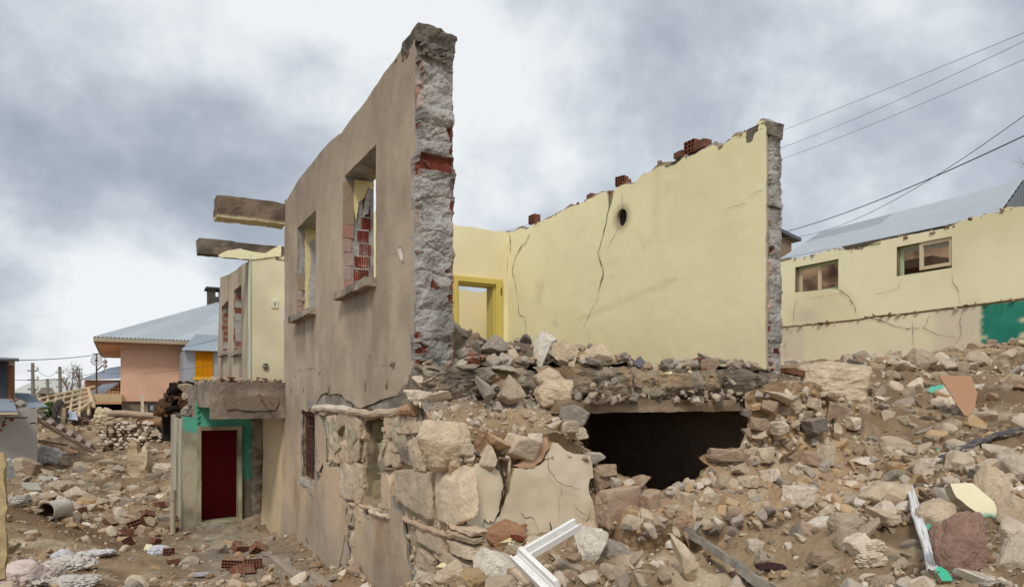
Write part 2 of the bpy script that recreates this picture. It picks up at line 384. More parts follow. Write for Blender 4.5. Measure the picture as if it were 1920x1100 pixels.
pts+= [(CX,CY,-1.62),(CX-1,CY+1,-1.6),(CX+1,CY,-1.45),(CX+2.5,CY-1,-1.2),(CX-3,CY-3,-1.9),(CX,CY-6,-1.9),(CX+6,CY-3,-.9),(5.2,4,.3),(5.5,8,.25),(7,10,.35),(9,12,.4),(6,15,.3),(12.2,5,.30),(12.2,2,.75),(11,8,.25),(12.5,-.5,1.25),(14,12,.5),(12,20,.5),(2,12,-.6),(-1,12,-1.5),(0,18,-1.2)]
pts=np.array(pts)
ang=np.linspace(0,2*np.pi,14,endpoint=False); ring=np.stack([70*np.cos(ang),70*np.sin(ang),-1.4+0*ang+2.2*(np.cos(ang)>.2)],1)
pts=np.concatenate([pts,ring])
_d=np.linalg.norm(pts[:,None,:2]-pts[None,:,:2],axis=2); _A=np.block([[_d,np.ones((len(pts),1))],[np.ones((1,len(pts))),np.zeros((1,1))]])
_w=np.linalg.solve(_A+np.diag([1e-3]*len(pts)+[0]),np.concatenate([pts[:,2],[0]]))
def Hbase(x,y):
    x=np.asarray(x,float);y=np.asarray(y,float); sh=x.shape; x=x.ravel();y=y.ravel(); o=np.empty(len(x))
    for i in range(0,len(x),60000):
        s=slice(i,i+60000); d=np.hypot(x[s,None]-pts[None,:,0],y[s,None]-pts[None,:,1]); o[s]=d@_w[:-1]+_w[-1]
    far=ss(np.hypot(x,y),60,110); o=o*(1-far)+(-1.4)*far
    return o.reshape(sh)
HX1=3.72   # inner house width
def hmask(x,y):   # inside of the house (lower floor) and the porch
    a=ss(x,.05,.25)*(1-ss(x,3.62,3.80))*ss(y,-.62,-.42)*(1-ss(y,13.2,13.5))
    b=ss(x,-1.1,-.95)*(1-ss(x,.1,.2))*ss(y,6.62,6.8)*(1-ss(y,9.5,9.7))
    return np.maximum(a,b)
def Hmid(x,y):
    """base plus lumps, used for placing things"""
    x=np.asarray(x,float); y=np.asarray(y,float)
    h=Hbase(x,y); r=np.hypot(x-CX,y-CY); near=1-ss(r,30,60)
    street=ss(-x,.25,1.2)*(1-ss(y,9,12)); lum=np.where(street>0,1-.55*street,1)
    q=p3(x,y); n=fbm(q,.9,4,.5,2)*.10*near*lum
    k=hmask(x,y); return (h+n)*(1-k)+(-2.05)*k
def Hfull(x,y):
    h=Hmid(x,y); r=np.hypot(x-CX,y-CY); near=1-ss(r,16,32); q=p3(x,y)
    lum=1-.45*ss(-x,.25,1.2)*(1-ss(y,9,12))
    d=.060*fbm(q,3.3,4,.6,4)+.045*np.abs(fbm(q,7,4,.62,9))+.022*fbm(q,19,3,.65,12)
    return h+d*near*lum
def axis(lo,hi,step,far,grow=1.17):
    a=list(np.arange(lo,hi,step)); s=step; v=lo; L_=[]
    while v>-far: s*=grow; v-=s; L_.append(v)
    s=step; v=a[-1]; R_=[]
    while v<far: s*=grow; v+=s; R_.append(v)
    return np.array(L_[::-1]+a+R_)
def build_ground():
    gx=axis(-9.5,9.5,.045,2600); gy=axis(-3.4,15.5,.045,2600); X,Y=np.meshgrid(gx,gy,indexing='ij')
    Z=Hfull(X,Y)
    far=ss(np.hypot(X,Y),300,2500); Z=Z-far*3
    q=p3(X,Y); soil=srgb(160,137,108); soil2=srgb(118,97,74); pale=srgb(198,182,154); green=srgb(120,128,84); dark=srgb(104,80,60)
    f=np.clip(.5+fbm(q,.8,5,.6,31)*.9,0,1); C=mixc(soil,soil2,f)
    C=mixc(C,pale,np.clip(fbm(q,2.1,5,.65,77)*1.3-.25,0,.8))
    # darker humus mound at the far left of the street, grey mortar dust beside the wall
    mo=np.exp(-(((X+6.6)/1.5)**2+((Y-1.4)/1.6)**2)); C=mixc(C,dark,np.clip(mo*1.3,0,1)*.75)
    gr=np.exp(-((X+.75)/.55)**2)*ss(Y,1.5,3)*(1-ss(Y,6.2,7)); C=mixc(C,srgb(150,142,130),np.clip(gr,0,1)*.7)
    C=mixc(C,green,ss(np.hypot(X,Y),28,60)*.8)
    m=MB(); n=len(gy); i,j=np.meshgrid(np.arange(len(gx)-1),np.arange(n-1),indexing='ij'); qd=(i*n+j).ravel()
    V=np.stack([X,Y,Z],-1).reshape(-1,3); m.add(V,np.stack([qd,qd+n,qd+n+1,qd+1],1),C.reshape(-1,3))
    o=m.build('ground',M_DIRT,None,smooth=True,origin=(0,0,0)); tag(o,kind='structure')
build_ground()
# ---- surface of the debris on the upper floor slab and the slope spilling over the broken front wall
FR=-.65   # front face of the ground floor wall
def slab_front(x): return np.where(x<1.22,-.12,-.40+.07*np.sin(x*7)+.05*np.sin(x*17+1))
def pile(x,y):
    g=lambda a,b,h,w,v=None: h*np.exp(-((x-a)/w)**2-((y-b)/(v or w))**2)
    z=.035+g(.75,.75,.27,.42,.5)+g(1.25,.25,.22,.35)+g(1.7,-.1,.14,.25,.35)+g(2.95,-.15,.12,.28)+g(.45,1.6,.30,.5,.8)+g(2.2,.1,.05,.5)+g(3.4,-.1,.07,.25)+g(1.0,3.6,.35,.9,1.2)
    return z
def Sdeb(x,y):
    x=np.asarray(x,float);y=np.asarray(y,float)
    sl=np.where(y<-.12, -.42+.44*np.clip((y-FR)/(.53),0,1)**.8-.16*ss(x,1.0,1.4), .2+0*x)
    top=.22+pile(x,y)
    on=y>=slab_front(x)+.02
    z=np.where(on,top,sl)
    return z
def surf(x,y):
    x=np.asarray(x,float);y=np.asarray(y,float)
    h=Hfull(x,y); ins=(x>0.)&(x<3.95)&(y>-.62)&(y<5.0)&((x<1.3)|(y>slab_front(x)))
    return np.where(ins,np.maximum(h,Sdeb(x,y)),h)
def hit(px,py,lo=2.2,hi=60):
    d=ray(px,py); k=np.concatenate([np.arange(lo,12,.015),np.arange(12,hi,.06)]); x=CX+d.x*k;y=CY+d.y*k;z=d.z*k
    b=z<surf(x,y)
    i=int(np.argmax(b)) if b.any() else len(k)-1
    return Vector((x[i],y[i],z[i])),float(k[i])
# ================= the ruined house =================
HOUSE=empty('ruined_house',(0,0,-1.6),'roofless grey and yellow two storey house torn open at the front','house')
cPL=srgb(184,168,148); cPLd=srgb(142,126,109); cPLw=srgb(196,172,142); cYEL=srgb(240,232,190); cMORT=srgb(168,164,158); cMORTd=srgb(128,124,118); cRED=srgb(124,68,54)
cSTN=srgb(196,176,146); cEARTH=srgb(158,132,100); cCREAM=srgb(222,207,178); cCONC=srgb(150,136,122); cTEAL=srgb(80,158,136)
def edge_conc(V):
    n=fbm(V,6,4,.6,3); return mixc(cMORT,cMORTd,np.clip(.4+n,0,1))
# --- upper side wall, with its plaster running down the left of the lower storey
TOP=[(778,64),(762,84),(745,102),(738,114),(720,136),(700,166),(680,196),(655,226),(640,249),(620,263),(600,286),(580,311),(560,336),(548,356),(537,374)]
topA=[onx(*p) for p in TOP]
yE=4.93
def pxs(L_,x0=0.): return [onx(a,b,x0) for a,b in L_]
def win(y0,y1,z0,z1): return [(y0,z0),(y1,z0),(y1,z1),(y0,z1)]
W1=win(.97,1.97,1.10,2.30); W2=win(3.16,4.13,1.08,2.24)
coreholes=[resample(W1,.06,.004),resample(W2,.06,.004)]
ct=[(a,b-.015) for a,b in topA]; ct=[(0.015,2.84)]+ct[1:]
out=resample(ct+[(yE-.02,2.76),(yE-.02,.02),(.02,.02)],.06,.02,3)
def colcore(a,b):
    n=fbm(p3(a,b),3,4,.6,8); return mixc(cMORT,cRED,np.clip(n*1.6-.2,0,1))
m=MB(); sheet(m,out,FX(.03),.285,coreholes,.09,col=colcore,edgecol=lambda V:mixc(edge_conc(V),cRED,np.clip(fbm(V,5,3,.6,2)*2-.7,0,1)),edge_noise=.012,
      backcol=lambda a,b: np.repeat(cYEL[None],len(a),0))
m.build('brick_wall',M_CON,HOUSE)
PLB=[(778,64)]+[(777,200),(776,400),(777,560),(776,640),(774,688),(770,705),(766,722),(759,727),(752,736),(743,741),(735,742),(724,745),(710,750),(697,757),(688,759),(675,765),(666,760),(659,754),(648,749),(640,739),(633,737),(620,739),(612,736),(602,738),(594,752),(589,768)]
LOW=[(592,790),(592,830),(593,870),(593,905),(600,898),(606,875),(604,850),(609,850),(612,872),(622,876),(630,874),(636,880),(641,893),(644,909),(648,930),(649,947),(647,965),(651,990),(650,1020),(653,1045),(648,1075),(646,1110)]
W1b=[(3.20,-.98),(3.90,-.96),(3.93,-.12),(3.2,-.15)]
poly=topA+[(yE,2.8),(yE+.0,.2),(6.72,.0),(6.74,-1.2),(6.74,-2.3)]+[(2.0,-2.3)]+pxs(LOW[::-1])+pxs(PLB[::-1])[:-1]
po=resample(poly,.05,.006,11)
def colA(a,b):
    q=p3(a,b); C=mixc(cPL,cPLd,np.clip(.30+fbm(q*[1,.7,1],1.5,5,.62,5)*.8,0,1))
    # warm, washed zone low on the wall
    C=mixc(C,srgb(206,180,148),ss(-b,-.1,.9)*np.clip(.6+fbm(q*[1.2,.7,1],1.8,5,.62,9),0,1)*.75)
    C=mixc(C,srgb(150,118,88),ss(-b,.6,1.2)*np.clip(fbm(q*[1.2,.6,1],2.2,5,.65,19)*1.4-.25,0,.5))
    C=mixc(C,srgb(152,142,130),ss(-b,1.2,1.75)*.55)
    # rain stains under both sills
    for y0,y1 in ((.93,2.0),(3.1,4.2)):
        st=ss(a,y0-.05,y0+.12)*(1-ss(a,y1-.12,y1+.05))*(1-ss(b,1.02,1.09))*ss(b,.35,1.0)*np.clip(.55+fbm(p3(a*7,b*.5),1,4,.6,3),0,1)
        C=mixc(C,srgb(108,98,88),st*.6)
    C=mixc(C,srgb(120,104,88),ss(b,1.9,2.8)*.35)
    C=mixc(C,srgb(214,192,152),ss(a,5.0,5.15)*(1-ss(b,-.1,.1))*.7)
    return C
def dispA(a,b):
    q=p3(a,b); d=.006*fbm(q,.8,3,.5,1)+.0025*fbm(q,9,3,.6,2)
    d=d-.16*ss(-b,1.8,2.15)*ss(a,5.8,6.7)-.02*ss(-b,1.5,1.9)
    d=d-.07*ss(-b,-.35,.25)*0
    return d
m=MB(); sheet(m,po,FX(0.),.032,[resample(W1,.05,.004),resample(W2,.05,.004),resample(W1b,.05,.02,5)],.06,disp=dispA,col=colA,edgecol=lambda V:mixc(cMORT,cMORTd,np.clip(.5+fbm(V,8,3,.6),0,1)),edge_noise=.0)
m.build('side_wall_plaster',M_PL,HOUSE,smooth=False)
# second plaster panel low on the wall, between cracks
PAN=[(663,950),(672,960),(680,958),(690,975),(700,965),(707,960),(716,968),(722,945),(728,925),(736,930),(740,950),(752,958),(757,975),(758,995),(764,1020),(765,1045),(772,1070),(776,1115),(668,1115),(664,1085),(668,1060),(660,1030),(664,1000),(668,975)]
m=MB(); sheet(m,resample(pxs(PAN),.03,.006,21),FX(-.005),.022,(),.05,disp=lambda a,b:.006*fbm(p3(a,b),4,3),col=colA,edgecol=cMORTd)
PAN2=[(593,776),(600,778),(606,800),(611,815),(611,838),(612,862),(605,868),(597,885),(592,880),(594,850),(592,815)]
m.build('plaster_panel',M_PL,HOUSE); m=MB(); sheet(m,resample(pxs(PAN2),.02,.004,22),FX(.0),.035,(),.04,col=colA,edgecol=cMORTd)
m.build('plaster_panel',M_PL,HOUSE)
# white flaking marks
m=MB()
for L_ in ([(528,575),(532,574),(533,600),(531,617),(528,612)],[(745,468),(751,466),(756,480),(754,492),(749,480)]):
    sheet(m,resample(pxs(L_),.03,.01,4),FX(-.004),.006,(),.05,col=srgb(226,218,206))
m.build('flaked_patch',M_PL,HOUSE)
# window reveals, yellow paint remains, hollow bricks showing in the broken jambs
def jamb(y,z0,z1,x0,x1,name,seed):
    """reveal on the far side of an opening, facing the viewer (-y)"""
    m=MB(); H=z1-z0
    add_box(m,x0,x0+.10,y-.012,y+.05,z0+(z1-z0)*.62,z1,C=srgb(150,132,112),sub=.06,noise_=.004,seed=seed)
    for k in range(5): zz0=z0+(z1-z0)*.62/5*k; add_box(m,x0,x0+.085+.02*math.sin(k*3+seed),y-.004-.003*k%2,y+.05,zz0,zz0+(z1-z0)*.62/5-.006,C=mixc(srgb(168,150,140),srgb(160,104,88),random.random()*.7),sub=.04,noise_=.005,seed=k)
    m.build(name,M_PL,HOUSE)
    m=MB(); zc=z0
    k=0; xe_=x1
    while zc<z1-.05:
        h=.135; za=min(z1,zc+h-.014); xx=x0+.085+.018*k+.02*math.sin(k*2.4+seed); x1=xe_-.025+.015*math.sin(k*4.1+seed)
        for j in range(7):   # ribbed clay cells
            xa=xx+j*(x1-xx)/7; add_box(m,xa+.002,xa+(x1-xx)/7-.005,y-.004-.006*random.random(),y+.05,zc,za,C=mixc(srgb(130,62,46),srgb(104,46,36),random.random()))
        add_box(m,xx,x1,y-.002-.01*random.random(),y+.05,za,zc+h,C=cMORT,sub=.04,noise_=.014,seed=k)
        zc+=h;k+=1
    m.build('hollow_brick_jamb',M_BRICK,HOUSE)
jamb(1.97,1.10,2.24,.0,.30,'window_reveal',1); jamb(4.13,1.08,1.65,.0,.22,'window_reveal',5)
def flake(pl,y,seed,col,name,mat=M_YEL,c=-.018,th=.02):
    m=MB(); sheet(m,resample(pl,.03,.010,seed),FY(y+c),th,(),.04,col=col,disp=lambda a,b:.004*fbm(p3(a,b),9,3)); m.build(name,mat,HOUSE)
flake([(.10,1.98),(.11,2.28),(.31,2.28),(.31,2.22),(.25,2.19),(.21,2.1),(.15,2.05),(.13,1.86)],1.97,3,srgb(214,200,146),'paint_remnant')
flake([(.10,1.1),(.10,2.24),(.31,2.24),(.31,1.1)],4.13,6,srgb(208,196,146),'paint_remnant')
flake([(.15,1.10),(.14,1.5),(.18,1.8),(.16,2.05),(.22,2.12),(.26,1.9),(.24,1.6),(.31,1.55),(.31,1.2)],4.13,8,cMORT,'mortar_patch',M_CON,-.03)
flake([(.22,2.12),(.25,2.22),(.27,2.2),(.25,1.95),(.19,1.9)],1.97,9,cMORT,'mortar_patch',M_CON,-.03)
for (y0,y1,z) in ((.95,2.02,1.10),(3.13,4.2,1.08)):
    m=MB(); add_box(m,-.10,.20,y0,y1,z-.075,z,C=lambda V:mixc(srgb(168,156,140),srgb(110,100,90),np.clip(.4+fbm(V,5,4,.6),0,1)),sub=.05,noise_=.010,seed=int(z*100))
    s=m.build('window_sill',M_CON,HOUSE)
# broken end of the side wall: bulging mortar beds with red brick showing
def pillar_face(x0,x1,y,z0,z1,name,seed,amp=.04,redspots=()):
    nx=int((x1-x0)/.011); nz=int((z1-z0)/.011); X,Z=np.meshgrid(np.linspace(x0,x1,nx),np.linspace(z0,z1,nz),indexing='ij')
    q=p3(X,Z); ph=(Z+.045*fbm(q,3,3,.6,seed))/.145; ci=np.floor(ph); fr=ph-ci
    bul=np.sin(np.pi*np.clip(fr,0,1))**.5
    lump=fbm(q*[1,1,1.5],5.5,5,.6,seed)
    bed=_h(ci.astype(int)+seed,ci.astype(int)*3+1,ci.astype(int)*0)     # each bed bulges differently
    d=amp*(.42*bul+.75*lump+.45*bed)+.006*fbm(q,40,3,.6,seed)
    edge=np.minimum(X-x0,x1-X); ex=ss(edge+.022*fbm(q,13,4,.6,seed+2),.0,.035)
    red=np.zeros_like(X)
    n=fbm(q,6,3,.6,seed+7)
    red=np.maximum(red,ss(n-.55*ss(edge,.0,.09)+.12,.30,.38)*(fr>.18)*(fr<.9))
    for (a0,a1,b0,b1) in redspots: red=np.maximum(red,(X>a0)*(X<a1)*(Z>b0)*(Z<b1)*(fbm(q,11,3,.6,4)<.95))
    red=np.where(edge<.01,0,red)
    d=d*(1-red)-.012*red
    Yv=y-d*ex+.05*(1-ex); X=X+.012*fbm(p3(Z,Z*0+seed),5,4,.65,seed)*np.where(X>(x0+x1)/2,1,-1)*(edge<.02)
    C=mixc(mixc(cMORT,cMORTd,np.clip(.35+fbm(q,5,4,.6,seed+3)*1.1,0,1)),mixc(cRED,srgb(110,50,38),np.clip(.3+fbm(q,30,3),0,1)),red)
    C=mixc(C,srgb(200,150,130),ss(-edge,-.05,-.02)*np.clip(fbm(q*[1,.6,1],5,3,.6,seed+9)*2,0,1)*.6)
    top=ss(Z,z1-.28,z1-.2); C=mixc(C,srgb(104,96,88),top*.8)
    m=MB(); i,j=np.meshgrid(np.arange(nx-1),np.arange(nz-1),indexing='ij'); k=(i*nz+j).ravel()
    m.add(np.stack([X,Yv,Z],-1).reshape(-1,3),np.stack([k,k+nz,k+nz+1,k+1],1),C.reshape(-1,3))
    # returns on both flanks
    for xs,sg in ((0,1),(nx-1,-1)):
        r0=np.stack([X[xs],Yv[xs],Z[xs]],-1); r1=r0.copy(); r1[:,1]=y+.10; V=np.concatenate([r0,r1]); F=np.stack([np.arange(nz-1),np.arange(nz-1)+1,np.arange(nz-1)+1+nz,np.arange(nz-1)+nz],1)
        m.add(V,F if sg<0 else F[:,::-1],np.tile(C[xs],(2,1)))
    return m,X,Z
m,_,_=pillar_face(.005,.335,.0,.20,2.88,'e',3,.044,[(.03,.31,1.80,1.92)])
# lumpy concrete cap at the top
add_box(m,.0,.34,-.03,.30,2.76,2.90,C=lambda V:mixc(srgb(112,104,95),srgb(80,74,68),np.clip(.4+fbm(V,7,4),0,1)),sub=.025,noise_=.03,seed=5)
for k in range(16): add_rocks(m,[(random.uniform(.03,.30),-.035,random.uniform(2.66,2.76))],[random.uniform(.02,.035)],[srgb(118,110,100)],2)
m.build('broken_wall_end',M_CON,HOUSE)
# rubble teeth along the broken top
def teeth(y0,y1,zf,x0,x1,n,name,cols,seed=1,smax=.05):
    g=np.random.default_rng(seed); m=MB(); y=g.uniform(y0,y1,n); z=np.array([zf(v) for v in y]); s=g.uniform(.012,smax,n)**1.0
    c=np.array([cols[i] for i in g.integers(0,len(cols),n)])
    add_rocks(m,np.stack([g.uniform(x0,x1,n),y,z],1),s,c,2); m.build(name,M_CON,HOUSE)
za=np.array(topA); zf=lambda y: float(np.interp(y,za[:,0],za[:,1]))
teeth(.05,4.8,lambda y:zf(y)-.012,.03,.30,260,'broken_wall_top',[cMORT,cMORTd,srgb(170,150,125),cRED*.9],3,.034)
# --- beams of the lost roof
def beam(y,x0,x1,z0,z1,col,seed,slope=0.):
    m=MB(); add_box(m,x0,x1,y,y+.30,z0,z1,C=col,sub=.05,noise_=.014,seed=seed); return m.build('roof_beam',M_CON,HOUSE)
b1=beam(4.90,-.88,.02,2.46,2.75,lambda V:np.where((V[:,2]<2.47)[:,None],srgb(206,196,158),mixc(srgb(140,122,104),srgb(98,84,72),np.clip(.45+fbm(V*[1,1,2],3,4,.6),0,1))),1)
b2=beam(7.83,-.84,.95,2.52,2.78,lambda V:mixc(srgb(128,116,102),srgb(88,80,72),np.clip(.45+fbm(V,4,4,.6),0,1)),2)
yw=7.83
m=MB(); sheet(m,resample([ony(*p,yw-.01) for p in [(410,478),(425,470),(450,466),(478,473),(497,475),(512,466),(527,458),(527,480),(470,487),(440,484),(410,481)]],.05,.01,3),FY(yw-.022),.02,(),.06,col=cYEL); m.build('painted_beam_side',M_YEL,HOUSE)
# --- recessed balcony wall (yellow), rear side wall with two windows
def colG(a,b): return mixc(srgb(232,224,192),srgb(212,202,172),np.clip(.4+fbm(p3(a,b),1.4,4)+.3*ss(-b,-1.0,0),0,1))
m=MB(); sheet(m,resample([(.0,.05),(1.6,.05),(1.6,2.62),(.0,2.60)],.1,.004),FY(yw),.25,(),.12,col=colG); m.build('balcony_wall',M_YEL,HOUSE)
m=MB(); add_box(m,-.012,.0,yw-.03,yw+.10,.25,2.58,C=mixc(srgb(214,222,206),srgb(170,200,180),.4)); m.build('corner_trim',M_PAINT,HOUSE)
m=MB(); add_box(m,.36,.47,yw-.02,yw-.002,1.66,1.80,C=srgb(222,218,196)); add_box(m,.40,.43,yw-.026,yw-.02,1.70,1.76,C=srgb(150,146,130)); m.build('wall_switch',M_PAINT,HOUSE)
m=MB(); add_tube(m,[(.20,yw-.01,.62),(.24,yw-.05,.60),(.30,yw-.02,.58)],.012); add_box(m,.22,.29,yw-.04,yw,.56,.66,C=srgb(120,112,100)); m.build('tap',M_MET,HOUSE)
TD=[(470,487),(455,495),(440,508),(428,515),(413,520),(411,560),(409,640),(407,700)]
td=pxs(TD); ye=td[-1][0]
Wd1=[onx(*p) for p in [(438,545),(453,533),(452,650),(438,662)]]; Wd2=[onx(*p) for p in [(416,575),(428,562),(427,655),(416,663)]]
outD=resample([(max(a,yw+.08),b) for a,b in td]+[(ye,.05),(yw+.08,.05)],.07,.006,9)
def colD(a,b): return mixc(srgb(188,174,152),srgb(140,126,108),np.clip(.35+fbm(p3(a*1.6,b*.4),1.4,5,.6,3)+.25*ss(b,1.6,2.6),0,1))
m=MB(); sheet(m,outD,FX(.0),.28,[resample(Wd1,.07),resample(Wd2,.07)],.10,disp=lambda a,b:.006*fbm(p3(a,b),2,3),col=colD,edgecol=lambda V:mixc(cMORT,cRED,np.clip(fbm(V*[1,1,2.5],4,3,.6,8)*2.5,0,1)),edge_noise=.015); m.build('rear_side_wall',M_PL,HOUSE)
for Wd in (Wd1,Wd2):
    ys=[p[0] for p in Wd]; zs=[p[1] for p in Wd]; yy=max(ys)
    m=MB(); z=min(zs)
    k=0
    while z<max(zs)-.1:
        add_box(m,.03,.27,yy-.02-.015*random.random(),yy+.04,z,z+.115,C=mixc(cRED,srgb(150,120,104),random.random()*.7) if random.random()<.75 else cMORT)
        add_box(m,.03,.27,yy-.03,yy+.04,z+.115,z+.135,C=cMORT); z+=.135; k+=1
    m.build('hollow_brick_jamb',M_BRICK,HOUSE)
    m=MB(); add_box(m,-.09,.12,min(ys)-.02,yy+.04,min(zs)-.08,min(zs)+.0,C=srgb(158,148,134),sub=.06,noise_=.01); m.build('window_sill',M_CON,HOUSE)
# --- balcony slab
def colSl(V): 
    C=mixc(srgb(160,146,130),srgb(112,100,88),np.clip(.35+fbm(V,2.4,5,.6,2)+.5*ss(V[:,2],.02,.2),0,1)); return C
m=MB(); add_box(m,-.95,-.0,4.86,5.06,-.25,.245,C=colSl,sub=.045,noise_=.007,seed=3); add_box(m,-.95,-.72,5.06,7.8,-.10,.24,C=colSl,sub=.06,noise_=.008,seed=4); add_box(m,-.72,.3,5.06,7.8,.02,.22,C=colSl,sub=.12,noise_=.01,seed=4)
m.build('balcony_slab',M_CON,HOUSE)
m=MB(); q=resample([ony(*p,4.86) for p in [(418,742),(436,739),(470,743),(520,741),(522,752),(516,768),(470,770),(440,766),(424,768),(420,755)]],.03,.008,4)
sheet(m,q,FY(4.838),.02,(),.05,col=srgb(132,116,98)); m.build('render_patch',M_CON,HOUSE)
m=MB(); add_tube(m,[(-.36,4.80,.07),(-.33,4.70,.05),(-.25,4.62,-.02),(-.2,4.6,-.07)],.012,C=srgb(110,84,64)); m.build('rebar_hook',M_MET,HOUSE)
# --- porch with the open door
yp=6.76
zt=-.27
oD=[ony(*p,yp) for p in [(375,805),(447,807),(446,976),(376,978)]]
xa,xb=oD[0][0],oD[1][0]; dz1=oD[0][1]; dz0=oD[3][1]
def colP(a,b):
    q=p3(a,b); teal=mixc(cTEAL,srgb(96,178,150),np.clip(.4+fbm(q,3,4),0,1)); conc=mixc(srgb(176,166,144),srgb(112,104,90),np.clip(.35+fbm(q*[1,.6,1],2.6,5,.6,6)*1.1,0,1))
    lim=np.where(a<xa+.03,-.50,-1.30)+.05*fbm(q,6,3); t=ss(b-lim,-.02,.02); t=t*(1-ss(fbm(q,5,5,.65,4),.62,.75))
    C=mixc(conc,teal,t); C=mixc(C,srgb(196,200,176),(1-t)*ss(fbm(q,2.2,4,.6,44),.1,.5)*.4)
    dk=np.exp(-((b+1.55)/.25)**2)*(a>xb); return mixc(C,srgb(104,92,78),dk*.7)
xL=ony(342,1000,yp)[0]
m=MB(); sheet(m,resample([(xL,-2.2),(0.0,-2.2),(.0,-.02),(-.98,-.02),(-.98,zt),(xL,zt+.02)],.06,.006,5),FY(yp),.22,[resample([(xa,dz0),(xb,dz0),(xb,dz1),(xa,dz1)],.06,.002)],.05,disp=lambda a,b:.006*fbm(p3(a,b),3,3)+np.where((a<xa-.01),-.03,0),col=colP,edgecol=srgb(150,146,124)); m.build('porch_wall',M_PL,HOUSE)
m=MB(); sheet(m,resample([(yp+.0,-2.2),(9.6,-2.2),(9.6,zt+.0),(yp,zt)],.1,.01,6),FX(xL-.0),.2,(),.12,col=lambda a,b:mixc(srgb(186,178,158),srgb(132,122,106),np.clip(.4+fbm(p3(a*2,b*.5),1.5,4),0,1))); m.build('porch_side_wall',M_PL,HOUSE)
m=MB(); e_=.045
for b in ((xa-e_,xa+.012,dz0-.03,dz1+.05),(xb-.012,xb+e_,dz0-.03,dz1+.05),(xa+.012,xb-.012,dz1-.012,dz1+.05),(xa+.012,xb-.012,dz0-.03,dz0+.012)):
    add_box(m,b[0],b[1],yp-.075,yp+.06,b[2],b[3],C=lambda V:mixc(srgb(172,166,140),srgb(132,122,98),np.clip(.4+fbm(V,6,4),0,1)),sub=.06,noise_=.002)
m.build('door_frame',M_PAINT,HOUSE)
# red rear wall and dark passage inside the porch
m=MB(); add_box(m,xL+.2,.05,7.7,7.76,-2.1,zt,C=srgb(168,34,40)); m.build('red_interior_wall',M_PAINT,HOUSE)
m=MB(); add_box(m,-.10,.0,yp+.22,8.3,-2.1,.0,C=srgb(90,40,34)); add_box(m,xL+.2,-.1,yp+.22,8.3,zt-.12,zt-.02,C=srgb(60,50,44)); add_box(m,xL+.0,-.95,yp+.2,8.36,zt-.02,zt+.04,C=srgb(90,84,76)); m.build('passage_lining',M_PAINT,HOUSE)
m=MB(); add_box(m,-.97,.0,yp+.0,yp+.3,-.04,.05,C=srgb(130,122,110),sub=.08,noise_=.01)
m.build('porch_lintel',M_CON,HOUSE)
m=MB(); add_box(m,xa-.05,xb+.05,yp-.20,yp-.02,dz0-.14,dz0-.03,C=srgb(150,142,128),sub=.04,noise_=.016); m.build('threshold',M_CON,HOUSE)
# rough pier between porch and side wall
m=MB(); px0=ony(475,900,6.60)[0]
add_box(m,px0,-.015,6.60,6.76,-2.2,.0,C=lambda V:mixc(srgb(150,138,122),srgb(100,90,78),np.clip(.4+fbm(V*[1,1,2],5,4),0,1)),sub=.035,noise_=.03,seed=12)
m.build('broken_pier',M_CON,HOUSE)
# --- party wall (yellow), seen from inside
XC=3.655
CT=[(1436,227),(1428,226),(1421,228),(1414,240),(1410,239),(1393,248),(1371,258),(1354,273),(1345,275),(1335,272),(1317,281),(1300,291),(1278,296),(1262,306),(1245,310),(1230,315),(1215,324),(1199,332),(1192,342),(1182,346),(1172,346),(1162,350),(1152,358),(1148,380),(1143,395),(1139,362),(1134,359),(1118,366),(1103,374),(1085,383),(1067,388),(1050,397),(1033,407),(1015,415),(997,422),(988,430),(975,428),(960,435)]
ctp=[onx(*p,XC) for p in CT]; y0c=ctp[0][0]
oc=resample([(y0c,.15)]+ctp+[(5.28,2.86),(5.28,.15)],.05,.010,14)
cx_,cz_=onx(1166,408,XC); hole=[(cx_+.105*math.cos(a),cz_+.115*math.sin(a)) for a in np.linspace(0,2*math.pi,18,endpoint=False)]
def colC(a,b):
    q=p3(a,b); C=mixc(cYEL,srgb(228,217,172),np.clip(.35+fbm(q,.7,4,.55,6)*.8,0,1)); C=mixc(C,srgb(220,208,174),(1-ss(b,.2,1.2))*.4); C=mixc(C,srgb(190,176,140),np.exp(-((b-1.0-.14*(4-a))/.035)**2)*(a>1.0)*(a<3.0)*.35); C=mixc(C,srgb(200,190,160),ss(fbm(q,2.5,5,.65,61),.45,.9)*.4)
    d=np.hypot(a-cx_,b-cz_); C=mixc(C,srgb(120,96,70),(1-ss(d,.11,.22))*.6)
    for yy in (1.35,1.42): C=mixc(C,srgb(190,165,130),np.exp(-((a-yy+.02*b)/.05)**2)*(b>1.9)*.15)
    return C
m=MB(); sheet(m,oc,FX(XC),.03,[np.array(hole)],.07,disp=lambda a,b:.008*fbm(p3(a,b),.8,3)+.0018*fbm(p3(a,b),9,3),col=colC,edgecol=lambda V:mixc(srgb(196,188,150),cMORTd,.5)); m.build('party_wall',M_YEL,HOUSE,smooth=False)
cc=[(a,b-.03) for a,b in ctp]; cc2=[]
g=np.random.default_rng(5)
za2=np.array(ctp)[::1]; 
up=[(a,b+.015+.03*g.random()) for a,b in ctp if not (1.9<0)]
up=[(a,max(b,float(np.interp(a,[ctp[24][0]-.2,ctp[24][0]+.2],[b,b])))) for a,b in up]
up2=[p for i,p in enumerate(up) if i not in (23,24)]
m=MB(); sheet(m,resample([(y0c+.01,.0)]+[(y0c+.01,up2[0][1]-.03)]+up2[1:]+[(5.28,2.87),(5.28,.0)],.05,.022,24),FX(XC+.035),.20,[np.array(hole)*1.0],.12,col=lambda a,b:mixc(cMORT,srgb(150,128,100),np.clip(.5+fbm(p3(a,b),4,3),0,1)),edgecol=edge_conc,edge_noise=.02); m.build('brick_core',M_CON,HOUSE)
